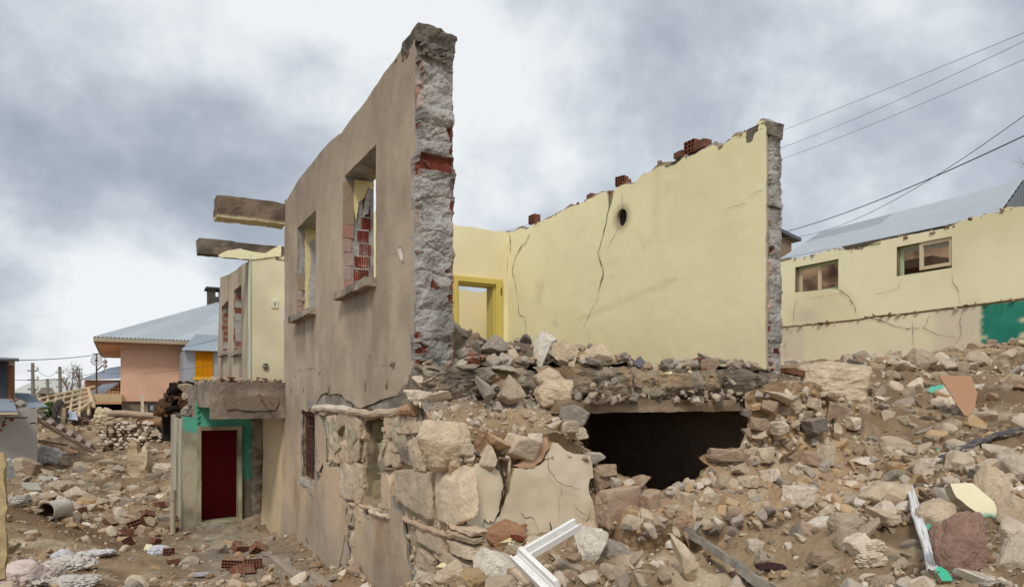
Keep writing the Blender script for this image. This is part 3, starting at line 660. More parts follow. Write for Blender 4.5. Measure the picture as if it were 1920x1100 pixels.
m=MB(); add_tube(m,[(XC+.05,cx_,cz_),(XC+.22,cx_,cz_+.01)],.112,20,C=srgb(46,32,24)); m.build('flue_hole',M_CON,HOUSE)
ztc=ctp[0][1]
m,_,_=pillar_face(XC+.02,XC+.245,y0c,.15,ztc+.0,'e2',21,.035,[(XC+.03,XC+.2,1.82,1.96),(XC+.08,XC+.2,.42,.52)])
add_box(m,XC+.01,XC+.235,y0c-.02,y0c+.25,ztc-.14,ztc-.01,C=lambda V:mixc(srgb(124,114,102),srgb(84,78,70),np.clip(.4+fbm(V,7,4),0,1)),sub=.03,noise_=.02,seed=8)
m.build('broken_wall_end',M_CON,HOUSE)
zc_=np.array(ctp); zc_=zc_[np.argsort(zc_[:,0])]; keep=[i for i in range(len(zc_)) if i==0 or zc_[i,1]>2.2]
teeth(-.1,5.2,lambda y:float(np.interp(y,zc_[:,0],zc_[:,1])),XC+.02,XC+.2,330,'broken_wall_top',[cMORT,cMORTd,srgb(170,150,125),srgb(130,90,72)],7,.045)
# --- rear wall of the room with its doorway
YB=5.03
bt=[ony(*p,YB) for p in [(840,418),(870,424),(900,428),(925,433),(953,434)]]
fx0=ony(857,560,YB)[0]; fx1=ony(928,560,YB)[0]; fzt=ony(857,527,YB)[1]
ob=resample([(.33,.1),(.33,2.86)]+[(p[0],p[1]) for p in bt]+[(XC,2.86),(XC,.1)],.07,.012,31)
dh=[(fx0,.2),(fx1,.2),(fx1,fzt),(fx0,fzt)]
m=MB(); sheet(m,ob,FY(YB),.22,[resample(dh,.08)],.1,disp=lambda a,b:.006*fbm(p3(a,b),1,3),col=lambda a,b:mixc(srgb(240,230,190),srgb(228,216,176),np.clip(.4+fbm(p3(a,b),1,4),0,1)),edgecol=edge_conc,edge_noise=.01); m.build('rear_wall',M_YEL,HOUSE)
cDF=srgb(214,194,108)
m=MB()
for b in ((fx0-.09,fx0,.2,fzt+.09),(fx1,fx1+.13,.2,fzt+.09),(fx0,fx1,fzt,fzt+.09)):
    add_box(m,b[0],b[1],YB-.045,YB+.0,b[2],b[3],C=cDF)
    add_box(m,b[0]+.02,b[1]-.02,YB-.06,YB-.045,b[2],b[3]-.02,C=cDF*.93)
for b in ((fx0-.01,fx0+.03,.2,fzt),(fx1-.03,fx1+.01,.2,fzt),(fx0+.03,fx1-.03,fzt-.03,fzt)):
    add_box(m,b[0],b[1],YB-.0,YB+.24,b[2],b[3],C=cDF*.9)
m.build('door_frame',M_PAINT,HOUSE)
m=MB()
for z in (1.75,.9):
    add_box(m,fx1+.075,fx1+.095,YB-.075,YB-.05,z,z+.12,C=srgb(120,96,50))
m.build('door_hinges',M_MET,HOUSE)
# next room beyond
Yf=8.0; XF=ony(915,600,8.0)[0]
ft=[ony(*p,Yf) for p in [(830,540),(858,541),(870,543),(890,547),(905,547),(915,543)]]
m=MB(); sheet(m,resample([(2.6,.1),(2.6,ft[0][1])]+ft+[(XF,.1)],.07,.02,2),FY(Yf),.22,(),.12,col=srgb(228,214,170),edgecol=edge_conc); m.build('far_room_wall',M_YEL,HOUSE)
m=MB(); sheet(m,resample([(YB+.25,.1),(YB+.25,2.25),onx(930,536,XF),(Yf,ft[-1][1]),(Yf,.1)],.1,.012,4),FX(XF),.2,(),.12,col=srgb(226,212,170),edgecol=edge_conc); m.build('far_room_side_wall',M_YEL,HOUSE)
m=MB()
_a=onx(918,606,XF); _b=onx(935,606,XF)
for b in ((_a[0]-.12,_a[0],.22,_a[1]),(_b[0]-.1,_b[0],.22,_a[1]),(_b[0]-.1,_a[0],_a[1],_a[1]+.1)): add_box(m,XF-.05,XF-.0,b[0],b[1],b[2],b[3],C=cDF)
m.build('low_door_frame',M_PAINT,HOUSE)
# inner cross wall of the upper side (closes the corner behind the side wall)
m=MB(); sheet(m,resample([(yE+.3,.1),(yw,.1),(yw,2.6),(yE+.3,2.7)],.1,.01,4),FX(1.6),.2,(),.15,col=srgb(206,196,150)); m.build('inner_wall',M_YEL,HOUSE)
# --- upper floor slab with timber planks and log lintel below
xs=np.linspace(.02,3.95,60); fr=[(x,float(slab_front(np.array(x)))) for x in xs]
m=MB(); sheet(m,resample(fr+[(3.95,5.0),(.02,5.0)],.06,.03,8),FZ(.22),.17,(),.07,col=lambda a,b:mixc(srgb(142,132,116),srgb(104,94,80),np.clip(.5+fbm(p3(a,b),3,4),0,1)),edgecol=lambda V:mixc(mixc(srgb(150,138,120),srgb(96,88,76),np.clip(.45+fbm(V,5,5,.65,4),0,1)),srgb(150,116,80),np.clip(fbm(V,2.5,3,.6,5)*1.2-.2,0,.6)),edge_noise=.035); m.build('floor_slab',M_CON,HOUSE)
# ragged front edge of the slab: mortar, earth and stone in one crust
def crust(x0,x1,z0,z1,seed,yo=0.,name='slab_crust',dark=0.):
    X,Z=np.meshgrid(np.arange(x0,x1,.010),np.linspace(z0,z1,26),indexing='ij'); q=p3(X,Z); t=(Z-z0)/(z1-z0)
    X2=X; zz_=Z+.022*fbm(p3(X,Z*0),4,4,.6,seed)*(t<.15)+.03*fbm(p3(X,Z*0+5),3,4,.6,seed)*(t>.85)
    Y=slab_front(X)+yo-.035-.050*fbm(q*[1,1.6,1],5,5,.62,seed)-.03*np.sin(np.pi*t)+.06*ss(t,.8,1.)+.03*(1-ss(t,0,.1))
    C=mixc(mixc(srgb(150,138,120),srgb(96,86,74),np.clip(.5+fbm(q,6,5,.65,seed+4),0,1)),srgb(164,136,104),np.clip(fbm(q,3,4,.6,seed+5)*1.4-.1,0,.8)*(t>.35))
    m=MB(); n=26; i,j=np.meshgrid(np.arange(X.shape[0]-1),np.arange(n-1),indexing='ij'); k=(i*n+j).ravel(); m.add(np.stack([X2,Y,zz_],-1).reshape(-1,3),np.stack([k,k+n,k+n+1,k+1],1),C.reshape(-1,3)); return m.build(name,M_CON,HOUSE)
crust(1.0,3.95,.035,.275,3); crust(-.02,1.24,.02,.26,8,.0,'slab_crust')
# stones and crumbs packed into the broken slab edge
m=MB(); g=np.random.default_rng(12); n=300; x=g.uniform(1.2,3.9,n); y=np.array([float(slab_front(np.array(v))) for v in x])+g.normal(0,.03,n)-.012; z=.0+.20*g.random(n)**2.2; low=z<.08
s=g.uniform(.012,.05,n)*np.where(low,1.25,.9); c=np.array([(ROCKC['tan'],ROCKC['grey'],ROCKC['brown'],ROCKC['dark'],ROCKC['pale'])[i] for i in g.integers(0,5,n)])*.85
add_rocks(m,np.stack([x,y,z],1),s,c,2,flat=(.6,1.1)); m.build('slab_edge_aggregate',M_ROCKV,HOUSE)
m=MB()
for k in range(24):
    a=1.15+k*.115; add_box(m,a,a+.10,-.37-.03*random.random(),3.9,.025,.045,C=mixc(srgb(120,92,66),srgb(84,64,48),random.random()))
m.build('ceiling_boards',M_WOOD,HOUSE)
m=MB(); pp=[(1.10,-.34,-.035)]+[(1.10+.26*k,-.36+.012*math.sin(k*1.7),-.045+.006*math.sin(k)) for k in range(1,10)]+[(3.62,-.33,-.055)]
add_tube(m,[(p[0],p[1]+.35,p[2]) for p in pp],[.052,.056,.06,.062,.058,.056,.058,.056,.052,.052,.05],14,C=srgb(120,100,80),rough=.03); 
for yy in (1.0,2.4,3.7): add_tube(m,[(1.05,yy,-.05),(2.2,yy+.02,-.06),(3.65,yy,-.05)],.07,10,C=srgb(84,66,50))
m.build('ceiling_joists',M_WOOD,HOUSE,smooth=True); m=MB(); add_box(m,1.05,3.64,-.41,-.29,-.105,.006,C=lambda V:mixc(srgb(160,142,118),srgb(122,104,84),np.clip(.5+fbm(V*[1,6,6],2.5,4,.6),0,1)),sub=.05,noise_=.010,seed=77); m.build('timber_lintel',M_WOOD,HOUSE)
# thin steel strip under the slab edge
m=MB(); add_box(m,1.2,3.5,-.40,-.37,.015,.03,C=srgb(96,80,66)); m.build('steel_strip',M_MET,HOUSE)
# lower room: back and side walls so that the cellar stays dark
dk=srgb(176,150,132)
m=MB(); add_box(m,.3,3.9,2.9,3.05,-2.2,.04,C=dk,sub=.15,noise_=.03); m.build('cellar_rear_wall',M_CON,HOUSE)
m=MB(); add_box(m,3.66,3.95,-.30,4.0,-2.2,.04,C=dk,sub=.2,noise_=.02); m.build('cellar_side_wall',M_CON,HOUSE)
m=MB(); add_box(m,2.9,3.12,2.0,2.2,-2.1,.0,C=srgb(170,130,112),sub=.1,noise_=.02); m.build('cellar_post',M_CON,HOUSE)
# ---- lower storey stone masonry of the side wall
NI=[onx(*p) for p in [(712,780),(709,862),(708,900),(705,950),(684,948),(680,930),(682,850),(680,790)]]
def relief(a,b): return .03*fbm(p3(a,b),4,4,.6,8)+.008*fbm(p3(a,b),20,3)
def colM(a,b):
    q=p3(a,b); C=mixc(srgb(184,162,134),srgb(150,132,108),np.clip(.5+fbm(q,3,4,.6,2),0,1)); return mixc(C,srgb(160,150,128),np.clip(fbm(q,1.7,3,.6,12)*1.5,0,.6))
out=resample([(FR+.05,-2.3),(6.7,-2.3),(6.7,.0),(.0,.0),(-.10,-.10),(-.35,-.25),(-.60,-.42)],.06,.02,4)
m=MB(); sheet(m,out,FX(.038),.42,[resample(NI,.05,.01,2),resample(W1b,.06,.01)],.05,disp=relief,col=colM,edgecol=lambda V:mixc(srgb(150,138,112),srgb(110,98,80),np.clip(.5+fbm(V,5,3),0,1)),edge_noise=.02); m.build('stone_wall_core',M_ROCKV,HOUSE)
# dressed and rough blocks, measured on the wall plane: pixel boxes x0,x1,y0,y1
BL=[(614,632,775,812),(632,668,770,800),(645,672,795,832),(617,652,822,868),(652,674,826,870),(636,662,868,935),(658,678,868,940),(662,678,780,826),
(717,744,778,812),(714,732,818,868),(730,750,812,850),(742,778,778,812),(752,790,812,880),(714,732,874,955),(738,806,880,968),(806,872,878,984),(734,752,850,880),(770,802,840,880),
(666,680,950,975),(648,664,955,990),(650,664,992,1030),(652,664,1035,1062),(778,835,988,1030),(832,884,985,996),(836,884,998,1012),(838,882,1016,1042),(812,882,1040,1072),(778,812,1032,1070),(780,830,1072,1100),(830,880,1074,1100),
(766,790,790,812),(596,612,770,778),(724,740,800,822)]
m=MB(); g=np.random.default_rng(3)
cols=[srgb(204,185,160),srgb(194,174,150),srgb(190,171,147),srgb(200,176,150),srgb(182,165,142)]
def put_block(m,c,sz,seed,col,x=.05,depth=.09,axis_='x',sub=4,rough=.04):
    V,F=rock(sub,seed,planes=8,rough=rough,round_=22,block=1.); e=Euler((g.normal(0,.05),g.normal(0,.05),g.normal(0,.05))).to_matrix()
    V=V@np.array(e).T
    V=V/np.abs(V).max(0)
    if axis_=='x': Q=np.stack([x+V[:,0]*depth,c[0]+V[:,1]*sz[0]/2,c[1]+V[:,2]*sz[1]/2],-1)
    else: Q=np.stack([c[0]+V[:,0]*sz[0]/2,x+V[:,1]*depth,c[1]+V[:,2]*sz[1]/2],-1)
    Q=Q+np.stack([fbm(Q,13,4,.6,seed+k) for k in range(3)],-1)*.006
    n=fbm(Q,4,4,.6,seed)[:,None]; m.add(Q,F,np.clip(col*(1+.16*n),0,1))
for i,(x0,x1,y0,y1) in enumerate(BL):
    cy=(x0+x1)/2; cyy=(y0+y1)/2; c=onx(cy,cyy); a0=onx(x1,cyy)[0]; a1=onx(x0,cyy)[0]; zt_,zb=onx(cy,y0)[1],onx(cy,y1)[1]
    put_block(m,c,((a1-a0)*1.12,(zt_-zb)*1.14),300+i,cols[i%5]*g.uniform(.92,1.05),x=.05,depth=.07)
# small filler stones in the joints
n=420; yy=g.uniform(-.6,3.1,n); z=g.uniform(-1.8,-.1,n); ok=~inside(np.array([p for p in NI]),yy,z); yy=yy[ok]; z=z[ok]; n=len(yy)
add_rocks(m,np.stack([np.full(n,.035),yy,z],1),g.uniform(.015,.045,n),np.array([cols[i] for i in g.integers(0,5,n)])*.88,2)
m.build('stone_blocks',M_ROCKV,HOUSE)
# niche lining
m=MB(); ys=[p[0] for p in NI]; zs=[p[1] for p in NI]
sheet(m,resample([(min(ys)-.1,min(zs)-.1),(max(ys)+.1,min(zs)-.1),(max(ys)+.1,max(zs)+.1),(min(ys)-.1,max(zs)+.1)],.1),FX(.33),.05,(),.06,col=lambda a,b:mixc(srgb(176,166,134),srgb(146,134,106),np.clip(.5+fbm(p3(a,b),3,4),0,1))); 
add_box(m,.10,.34,max(ys)-.015,max(ys)+.05,min(zs)-.05,max(zs)+.05,C=srgb(166,152,122),sub=.05,noise_=.012)
m.build('niche_lining',M_PL,HOUSE)
# plaster remnants hanging on the stone
for i,L_ in enumerate(([(612,786),(632,782),(640,800),(634,815),(641,838),(630,850),(622,832),(616,812)],[(730,772),(760,776),(772,800),(762,815),(768,838),(752,850),(742,826),(733,812),(738,792)],[(655,800),(668,796),(672,822),(662,840),(655,826)],[(712,830),(726,826),(722,858),(730,880),(716,884)])):
    m=MB(); sheet(m,resample(pxs(L_),.02,.012,60+i),FX(-.018),.06,(),.03,disp=lambda a,b:.014*fbm(p3(a,b),11,4),col=lambda a,b:mixc(srgb(186,174,148),srgb(156,148,126),np.clip(.5+fbm(p3(a,b),5,3),0,1)),edgecol=srgb(150,138,116)); m.build('mortar_coat',M_CON,HOUSE)
for i,L_ in enumerate(([(680,760),(690,762),(706,757),(722,748),(736,742),(748,732),(756,730),(764,745),(766,762),(740,766),(700,768)],[(725,930),(738,938),(746,958),(742,975),(728,978),(718,965)],[(594,752),(604,741),(620,741),(634,741),(648,752),(660,760),(655,768),(620,766),(594,768)])):
    m=MB(); sheet(m,resample(pxs(L_),.02,.006,40+i),FX(.012),.05,(),.04,disp=lambda a,b:.008*fbm(p3(a,b),9,3),col=lambda a,b:mixc(srgb(158,150,140),srgb(126,120,112),np.clip(.5+fbm(p3(a,b),5,3),0,1))); m.build('mortar_remnant',M_CON,HOUSE)
# timber courses
def px_tube(L_,r,x=.02,C=srgb(190,176,156),name='timber_course',flat=1.):
    m=MB(); q=[onx(a,b) for a,b in L_]; k=[(x,a,b) for a,b in q]
    P_=[];
    for i in range(len(k)-1):
        for j in range(5): P_.append(np.array(k[i])*(1-j/5)+np.array(k[i+1])*j/5)
    P_.append(np.array(k[-1])); P_=[p+np.array([0,0,.006*math.sin(i*1.3+r*99)]) for i,p in enumerate(P_)]
    add_tube(m,P_,[r*(1+.10*math.sin(i*1.9)) for i in range(len(P_))],9,C=C,rough=.10); return m.build(name,M_WOOD,HOUSE)
px_tube([(590,764),(625,765),(658,769)],.040,.0,srgb(206,194,176)); px_tube([(657,770),(690,776),(730,774),(770,768)],.036,.0,srgb(188,168,144)); px_tube([(756,770),(772,768),(782,769)],.04,-.02,srgb(170,136,108))
px_tube([(652,944),(672,948),(692,953),(712,958)],.02,.02,srgb(196,174,146)); px_tube([(758,972),(785,984),(812,994),(835,1002),(862,1003)],.022,.0,srgb(182,156,132)); px_tube([(698,958),(712,963),(732,968)],.02,-.02,srgb(206,190,164))
px_tube([(790,1062),(806,1078),(822,1090)],.016,-.05,srgb(160,148,134)); px_tube([(662,1000),(655,1040),(641,1098)],.008,-.08,srgb(168,160,150),'leaning_stick')
# barred window of the lower storey
WB=empty('barred_window',(0,3.2,-1.0),None,None); WB.parent=HOUSE; WB.location=Vector((0.0,3.2,-1.0))-HOUSE.location
for k in ('label','category'):
    if k in WB: del WB[k]
m=MB(); cW=srgb(110,78,62)
for b in ((3.19,3.26,-.98,-.10),(3.86,3.94,-.98,-.10),(3.26,3.86,-.20,-.10),(3.26,3.86,-.98,-.92)): add_box(m,.06,.15,b[0],b[1],b[2],b[3],C=cW,sub=.05,noise_=.006)
m.build('window_frame',M_WOOD,WB)
m=MB()
for y in (3.38,3.52,3.66,3.8): add_tube(m,[(.05,y,-.95),(.05,y,-.14)],.006,6,C=srgb(80,62,54))
for z in (-.32,-.48,-.64,-.80): add_tube(m,[(.035,3.22,z),(.035,3.9,z)],.005,6,C=srgb(96,78,68))
m.build('window_bars',M_MET,WB)
m=MB(); add_box(m,.2,.25,3.1,4.0,-1.1,.0,C=srgb(86,66,58)); m.build('window_board',M_WOOD,WB)
m=MB(); add_box(m,-.01,.08,3.22,3.9,-1.06,-.985,C=srgb(176,170,158),sub=.04,noise_=.015)
m.build('crumbled_window_surround',M_CON,HOUSE); m=MB(); add_box(m,-.015,.06,3.2,3.5,-.10,.01,C=srgb(150,144,136),sub=.04,noise_=.015); m.build('crumbled_window_surround',M_CON,HOUSE)
# rust brown jagged hole around the window head
# ---- front wall of the lower storey
HOLE=[(1094,752),(1100,800),(1108,838),(1124,868),(1140,885),(1165,892),(1190,902),(1215,915),(1228,930),(1240,932),(1262,915),(1290,908),(1318,898),(1335,872),(1318,862),(1342,846),(1395,842),(1402,815),(1408,790),(1402,752)]
RT=[(1402,738),(1440,722),(1470,712),(1520,716),(1560,735),(1600,750),(1640,765),(1665,800),(1672,850),(1672,900),(1668,960),(1660,1060)]
LT=[(846,798),(868,800),(900,806),(950,812),(1000,812),(1050,814),(1098,842),(1112,852)]
def pys(L_,y0=FR): return [ony(a,b,y0) for a,b in L_]
hole=pys(HOLE)
outl=[(.0,-2.2),(.0,-.42)]+pys(LT)[1:-1]+hole[2:-0 or None]
poly=[(.0,-2.2)]+[(.0,-.40)]+pys(LT)+hole[3:]+pys(RT)+[(pys(RT)[-1][0],-2.2)]
def dF(a,b):
    q=p3(a,b); d=-.05*fbm(q,2.2,4,.6,3)-.02*fbm(q,9,4,.65,5)-.006*fbm(q,30,3,.6)
    right=ss(a,1.25,1.6); base=-1.0
    d=d-right*.50*ss(-b,.35,1.05)-.25*right*ss(-b,.75,1.05)
    left=1-ss(a,1.2,1.4); d=d*(1-left*.75)
    # the wall leans back to the upper right, the debris covers it
    d=d+.6*ss(a,4.1,5.2)*ss(b,-.9,.1)
    return d
def cF(a,b):
    q=p3(a,b); C=mixc(srgb(176,150,118),srgb(150,124,94),np.clip(.5+fbm(q,1.6,5,.6,3),0,1)); C=mixc(C,srgb(190,172,142),np.clip(fbm(q,4,4,.6,14)*1.4-.1,0,.8)); C=mixc(C,srgb(160,122,98),np.clip(fbm(q,1.3,3,.6,24)*1.5-.4,0,.7)); return C
def FV(y0):
    def f(a,b,c):
        a=np.asarray(a,float);b=np.asarray(b,float);k=1+np.asarray(c,float)/(y0-CY); return np.stack([CX+(a-CX)*k,CY+(y0-CY)*k+0*a,b*k],-1)
    return f
m=MB(); sheet(m,resample(poly,.05,.02,7),FV(FR+.04),.42,(),.045,disp=dF,col=cF,edgecol=lambda V:mixc(srgb(160,140,112),srgb(118,98,76),np.clip(.5+fbm(V,5,4),0,1)),edge_noise=.03)
m.build('front_wall_core',M_DIRT,HOUSE,smooth=False)
# cream plaster still on the front wall
Z7=lambda L_: [(860+a/3.43,780+b/3.43) for a,b in L_]
PA=Z7([(352,330),(400,336),(435,345),(470,325),(520,318),(560,285),(565,250),(590,215),(606,165),(640,172),(668,200),(700,225),(730,240),(790,245),(850,252),(862,310),(872,390),(850,402),(838,440),(842,490),(860,540),(872,600),(880,640),(940,655),(1000,670),(1022,690),(1010,740),(980,775),(900,790),(820,805),(760,800),(700,790),(640,830),(560,800),(520,770),(440,780),(410,720),(380,690),(345,676),(310,680),(290,676),(260,680),(240,720),(228,800),(200,850),(100,890),(80,840),(118,790),(140,720),(160,675),(200,680),(240,655),(262,645),(275,600),(296,540),(322,490),(330,420)])
PB=Z7([(92,330),(110,300),(150,305),(188,296),(225,330),(262,350),(276,400),(284,450),(288,500),(270,530),(262,580),(262,610),(245,640),(222,680),(205,672),(195,684),(178,676),(166,655),(158,700),(165,730),(150,770),(120,840),(70,800),(50,770),(62,740),(55,690),(46,630),(42,560),(42,490),(70,465),(84,400)])
def cCr(a,b):
    q=p3(a,b); C=mixc(srgb(224,211,186),srgb(204,188,160),np.clip(.4+fbm(q,2.4,4,.6,5),0,1)); C=mixc(C,srgb(160,140,98),ss(-b,.92,1.1)*.7); return C
for i,(pl,off) in enumerate(((PA,-.035),(PB,-.055))):
    m=MB(); sheet(m,resample(pys(pl,FR+off),.025,.006,50+i),FY(FR+off),.05,(),.035,disp=lambda a,b:.010*fbm(p3(a,b),3,4,.5,2)-.02*ss(-b,.8,1.05),col=cCr,edgecol=lambda V:mixc(srgb(186,170,128),srgb(150,124,92),np.clip(.5+fbm(V,9,3),0,1)),edge_noise=.01); m.build('cream_plaster_panel',M_YEL,HOUSE)
m=MB()
for L_ in ([(870,925),(874,900),(880,870),(884,860),(889,862),(878,900),(874,935),(878,975),(874,1000),(884,1025),(876,1022),(866,980)],):
    sheet(m,resample(pys(L_,FR-.03),.02,.008,5),FY(FR-.04),.05,(),.03,col=srgb(176,150,112))
m.build('exposed_render',M_CON,HOUSE)
for c,w,h,s in (((948,1003),46,30,1),((985,985),22,14,2)):
    m=MB(); a=ony(*c,FR-.08); V,F=rock(3,900+s,rough=.12); m.add(np.stack([a[0]+V[:,0]*w/230,FR-.075+V[:,1]*.03,a[1]+V[:,2]*h/230],-1),F,srgb(168,128,98)); m.build('exposed_render',M_CON,HOUSE)
m=MB()
for L_ in ([(980,868),(992,856),(1008,842),(1030,822),(1034,836),(1026,852),(1020,862),(1004,876),(985,880),(968,873)],):
    sheet(m,resample(pys(L_,FR-.07),.02,.01,9),FY(FR-.040),.03,(),.03,disp=lambda a,b:.01*fbm(p3(a,b),8,4),col=srgb(196,160,130))
m.build('exposed_render',M_CON,HOUSE)
# hairline cracks (thin dark clefts)
def crack(L_,plane,w,seed=1,col=(.02,.018,.016),name='crack'):
    """tapering sliver cut line standing 1.5 mm proud of the face"""
    pts=[plane(a,b) for a,b in L_]; r=resample(pts,.03,.012,seed,closed=False); n=len(r); t=np.linspace(0,1,n); ww=w*(.25+.9*np.abs(fbm(p3(t*n*.05,t*0+seed),2.2,3,.6,seed)))*np.sin(np.pi*np.clip(t*.94+.03,0,1))**.4
    d=np.gradient(r,axis=0); nn=np.stack([-d[:,1],d[:,0]],1); nn/=np.linalg.norm(nn,axis=1)[:,None]+1e-9
    return np.concatenate([r+nn*ww[:,None]/2,(r-nn*ww[:,None]/2)]),n
def cracks(lst,axis_,x0,par=None):
    m=MB()
    for i,(L_,w) in enumerate(lst):
        pl=(lambda a,b:onx(a,b,x0)) if axis_=='x' else (lambda a,b:ony(a,b,x0))
        q,n=crack(L_,pl,w,i+3); V=np.stack([np.full(len(q),x0),q[:,0],q[:,1]],-1) if axis_=='x' else np.stack([q[:,0],np.full(len(q),x0),q[:,1]],-1)
        k=np.arange(n-1); m.add(V,np.stack([k,k+1,k+1+n,k+n],1),(.045,.04,.034))
    m.build('cracks',M_CON,par or HOUSE)
cracks([([(955,437),(957,470),(954,473)],.03),([(993,438),(985,455),(976,462),(972,472)],.03),([(978,462),(968,478),(964,490),(960,505),(962,520)],.025),([(960,505),(966,530),(971,570),(973,590),(984,596),(986,615),(990,640)],.012),
 ([(1143,366),(1142,385),(1138,410),(1131,440),(1124,465),(1120,476),(1126,482)],.018),([(1122,478),(1130,505),(1131,512),(1126,530),(1122,545)],.022),([(1122,548),(1120,560),(1108,583),(1098,604),(1092,618)],.008),
 ([(1166,362),(1167,385),(1166,398)],.008),([(1163,420),(1153,438),(1143,458),(1138,470)],.007),([(1279,296),(1262,306),(1246,312)],.03),([(1431,355),(1415,362),(1404,370)],.006),([(1398,380),(1370,388),(1355,396)],.005)],'x',XC-.010)
cracks([([(928,862),(941,880),(945,910),(942,930),(937,950),(935,965)],.03),([(1052,905),(1054,925),(1048,945),(1047,960),(1047,978)],.007),([(977,960),(985,972),(1000,970),(1008,985),(1012,995)],.01),([(906,973),(907,985),(910,995)],.016),([(1026,850),(1028,880),(1045,900),(1065,912),(1090,918)],.005),([(1110,955),(1102,972),(1095,985),(1093,1000)],.008),([(1075,945),(1090,962),(1108,968)],.006),([(1030,978),(1034,1000)],.014)],'y',FR-.078)
cracks([([(745,462),(752,466),(755,478)],.012),([(748,470),(742,474),(730,477)],.008),([(752,488),(757,493)],.014),([(563,590),(561,600)],.012),([(660,960),(657,985),(652,1010),(656,1040),(650,1070)],.03),([(672,1065),(669,1082),(672,1095)],.02),([(746,878),(742,905)],.01),([(561,905),(572,912),(580,925),(590,935)],.012),([(630,840),(640,870),(645,890),(650,930)],.012),([(573,1008),(580,1020)],.02),([(507,862),(509,872)],.02),([(697,958),(718,992),(730,995)],.006)],'x',-.016)
# rough stones in the right hand stub and around the hole
m=MB(); g=np.random.default_rng(44)
ST=[(1435,765,66,30,'brown'),(1420,795,44,24,'brown'),(1418,820,36,28,'tan'),(1522,798,50,30,'dark'),(1562,765,62,44,'brown'),(1616,773,36,34,'tan'),(1564,804,32,40,'tan'),(1594,791,34,28,'pale'),(1387,849,26,40,'brown'),(1355,853,86,26,'brown'),(1467,857,50,30,'brown'),(1426,852,34,30,'tan'),(1598,856,68,46,'dark'),(1547,856,34,42,'tan'),(1607,822,56,34,'tan'),(1512,860,36,26,'brown'),(1470,745,100,28,'tan'),(1523,757,22,22,'tan'),(1545,740,50,24,'brown'),
 (1494,930,50,34,'pale'),(1590,905,40,40,'pale'),(1640,800,30,26,'grey'),(1650,830,36,24,'tan'),(1455,800,40,26,'pale'),(1480,822,44,24,'tan'),(1440,890,36,24,'pale'),(1380,880,40,24,'tan'),(1400,902,30,22,'tan'),(1345,905,44,36,'tan'),
 (1160,945,105,62,'brown'),(1195,905,40,32,'brown'),(1127,893,44,40,'brown'),(1118,855,52,30,'grey'),(1130,880,44,22,'brown'),(1092,832,30,24,'tan'),(1152,905,20,20,'grey'),(1255,950,44,34,'tan'),(1282,935,30,24,'tan'),(1300,958,34,36,'tan'),(1180,968,22,26,'ochre'),(1200,972,14,14,'pale'),(1215,945,30,50,'brown'),(1130,965,14,14,'pale'),(1330,935,26,20,'tan'),(1290,915,22,16,'ochre'),(1322,902,16,12,'pale'),
 (935,832,44,40,'ochre'),(975,838,70,44,'tan'),(915,862,52,56,'tan'),(1060,800,40,24,'tan'),(1035,800,52,26,'tan'),(870,842,30,30,'tan'),(880,868,18,24,'tan'),(1080,812,30,24,'tan'),(952,880,18,70,'tan'),(1000,822,30,22,'pale'),(1118,920,18,40,'brown')]
for i,(px,py,w,h,k) in enumerate(ST):
    a=ony(px,py,FR-.05); Yd=to_px(a[0],FR,a[1])[2]; dd=float(dF(np.array([a[0]]),np.array([a[1]]))[0]); f=Yd/1280
    # slide along the sight line on to the bulging face
    ap=ony(px,py,FR+.04); dd=float(dF(np.array([ap[0]]),np.array([ap[1]]))[0])-.05; a=ony(px,py,FR+.04+dd)
    V,F=rock(4,500+i,planes=9,rough=.06,round_=18,block=(i%2)*1.); V=V/np.abs(V).max(0); sx,sz=w*f*.5*1.05,h*f*.5*1.08; n=fbm(V,2.5,4,.6,i)[:,None]
    V=V@np.array(Euler((g.normal(0,.08),g.normal(0,.14),0)).to_matrix()).T
    m.add(np.stack([a[0]+V[:,0]*sx,FR+.02+dd+V[:,1]*min(sx,.09)*.9,a[1]+V[:,2]*sz],-1),F,np.clip(np.array(ROCKC[k])*(1.02+.2*n),0,1))
# smaller stones all over the face
n=1900; x=g.uniform(.0,5.1,n); z=g.uniform(-1.15,.1,n); px,py,_=to_px(x,FR,z)
ok=~inside(np.array(HOLE),px,py)&inside(np.array([(850,1060),(850,800),(1000,812),(1100,842),(1225,925),(1320,860),(1402,740),(1470,716),(1560,740),(1650,770),(1672,850),(1668,1060)]),px,py)
for pl in (PA,PB): ok&=~inside(np.array(pl),px,py)
x=x[ok];z=z[ok]; n=len(x); dd=dF(x,z); ks=list(ROCKC); cc_=np.array([ROCKC[('tan','tan','pale','brown','ochre','grey','dark')[i]] for i in g.integers(0,7,n)])
s=.010+.06*g.random(n)**2.4*(.4+.6*ss(x,1.2,1.8))
_p=FV(FR+.04)(x,z,dd-s*.2); add_rocks(m,_p,s,cc_,2,flat=(.5,1.))
m.build('rubble_masonry',M_ROCKV,HOUSE)
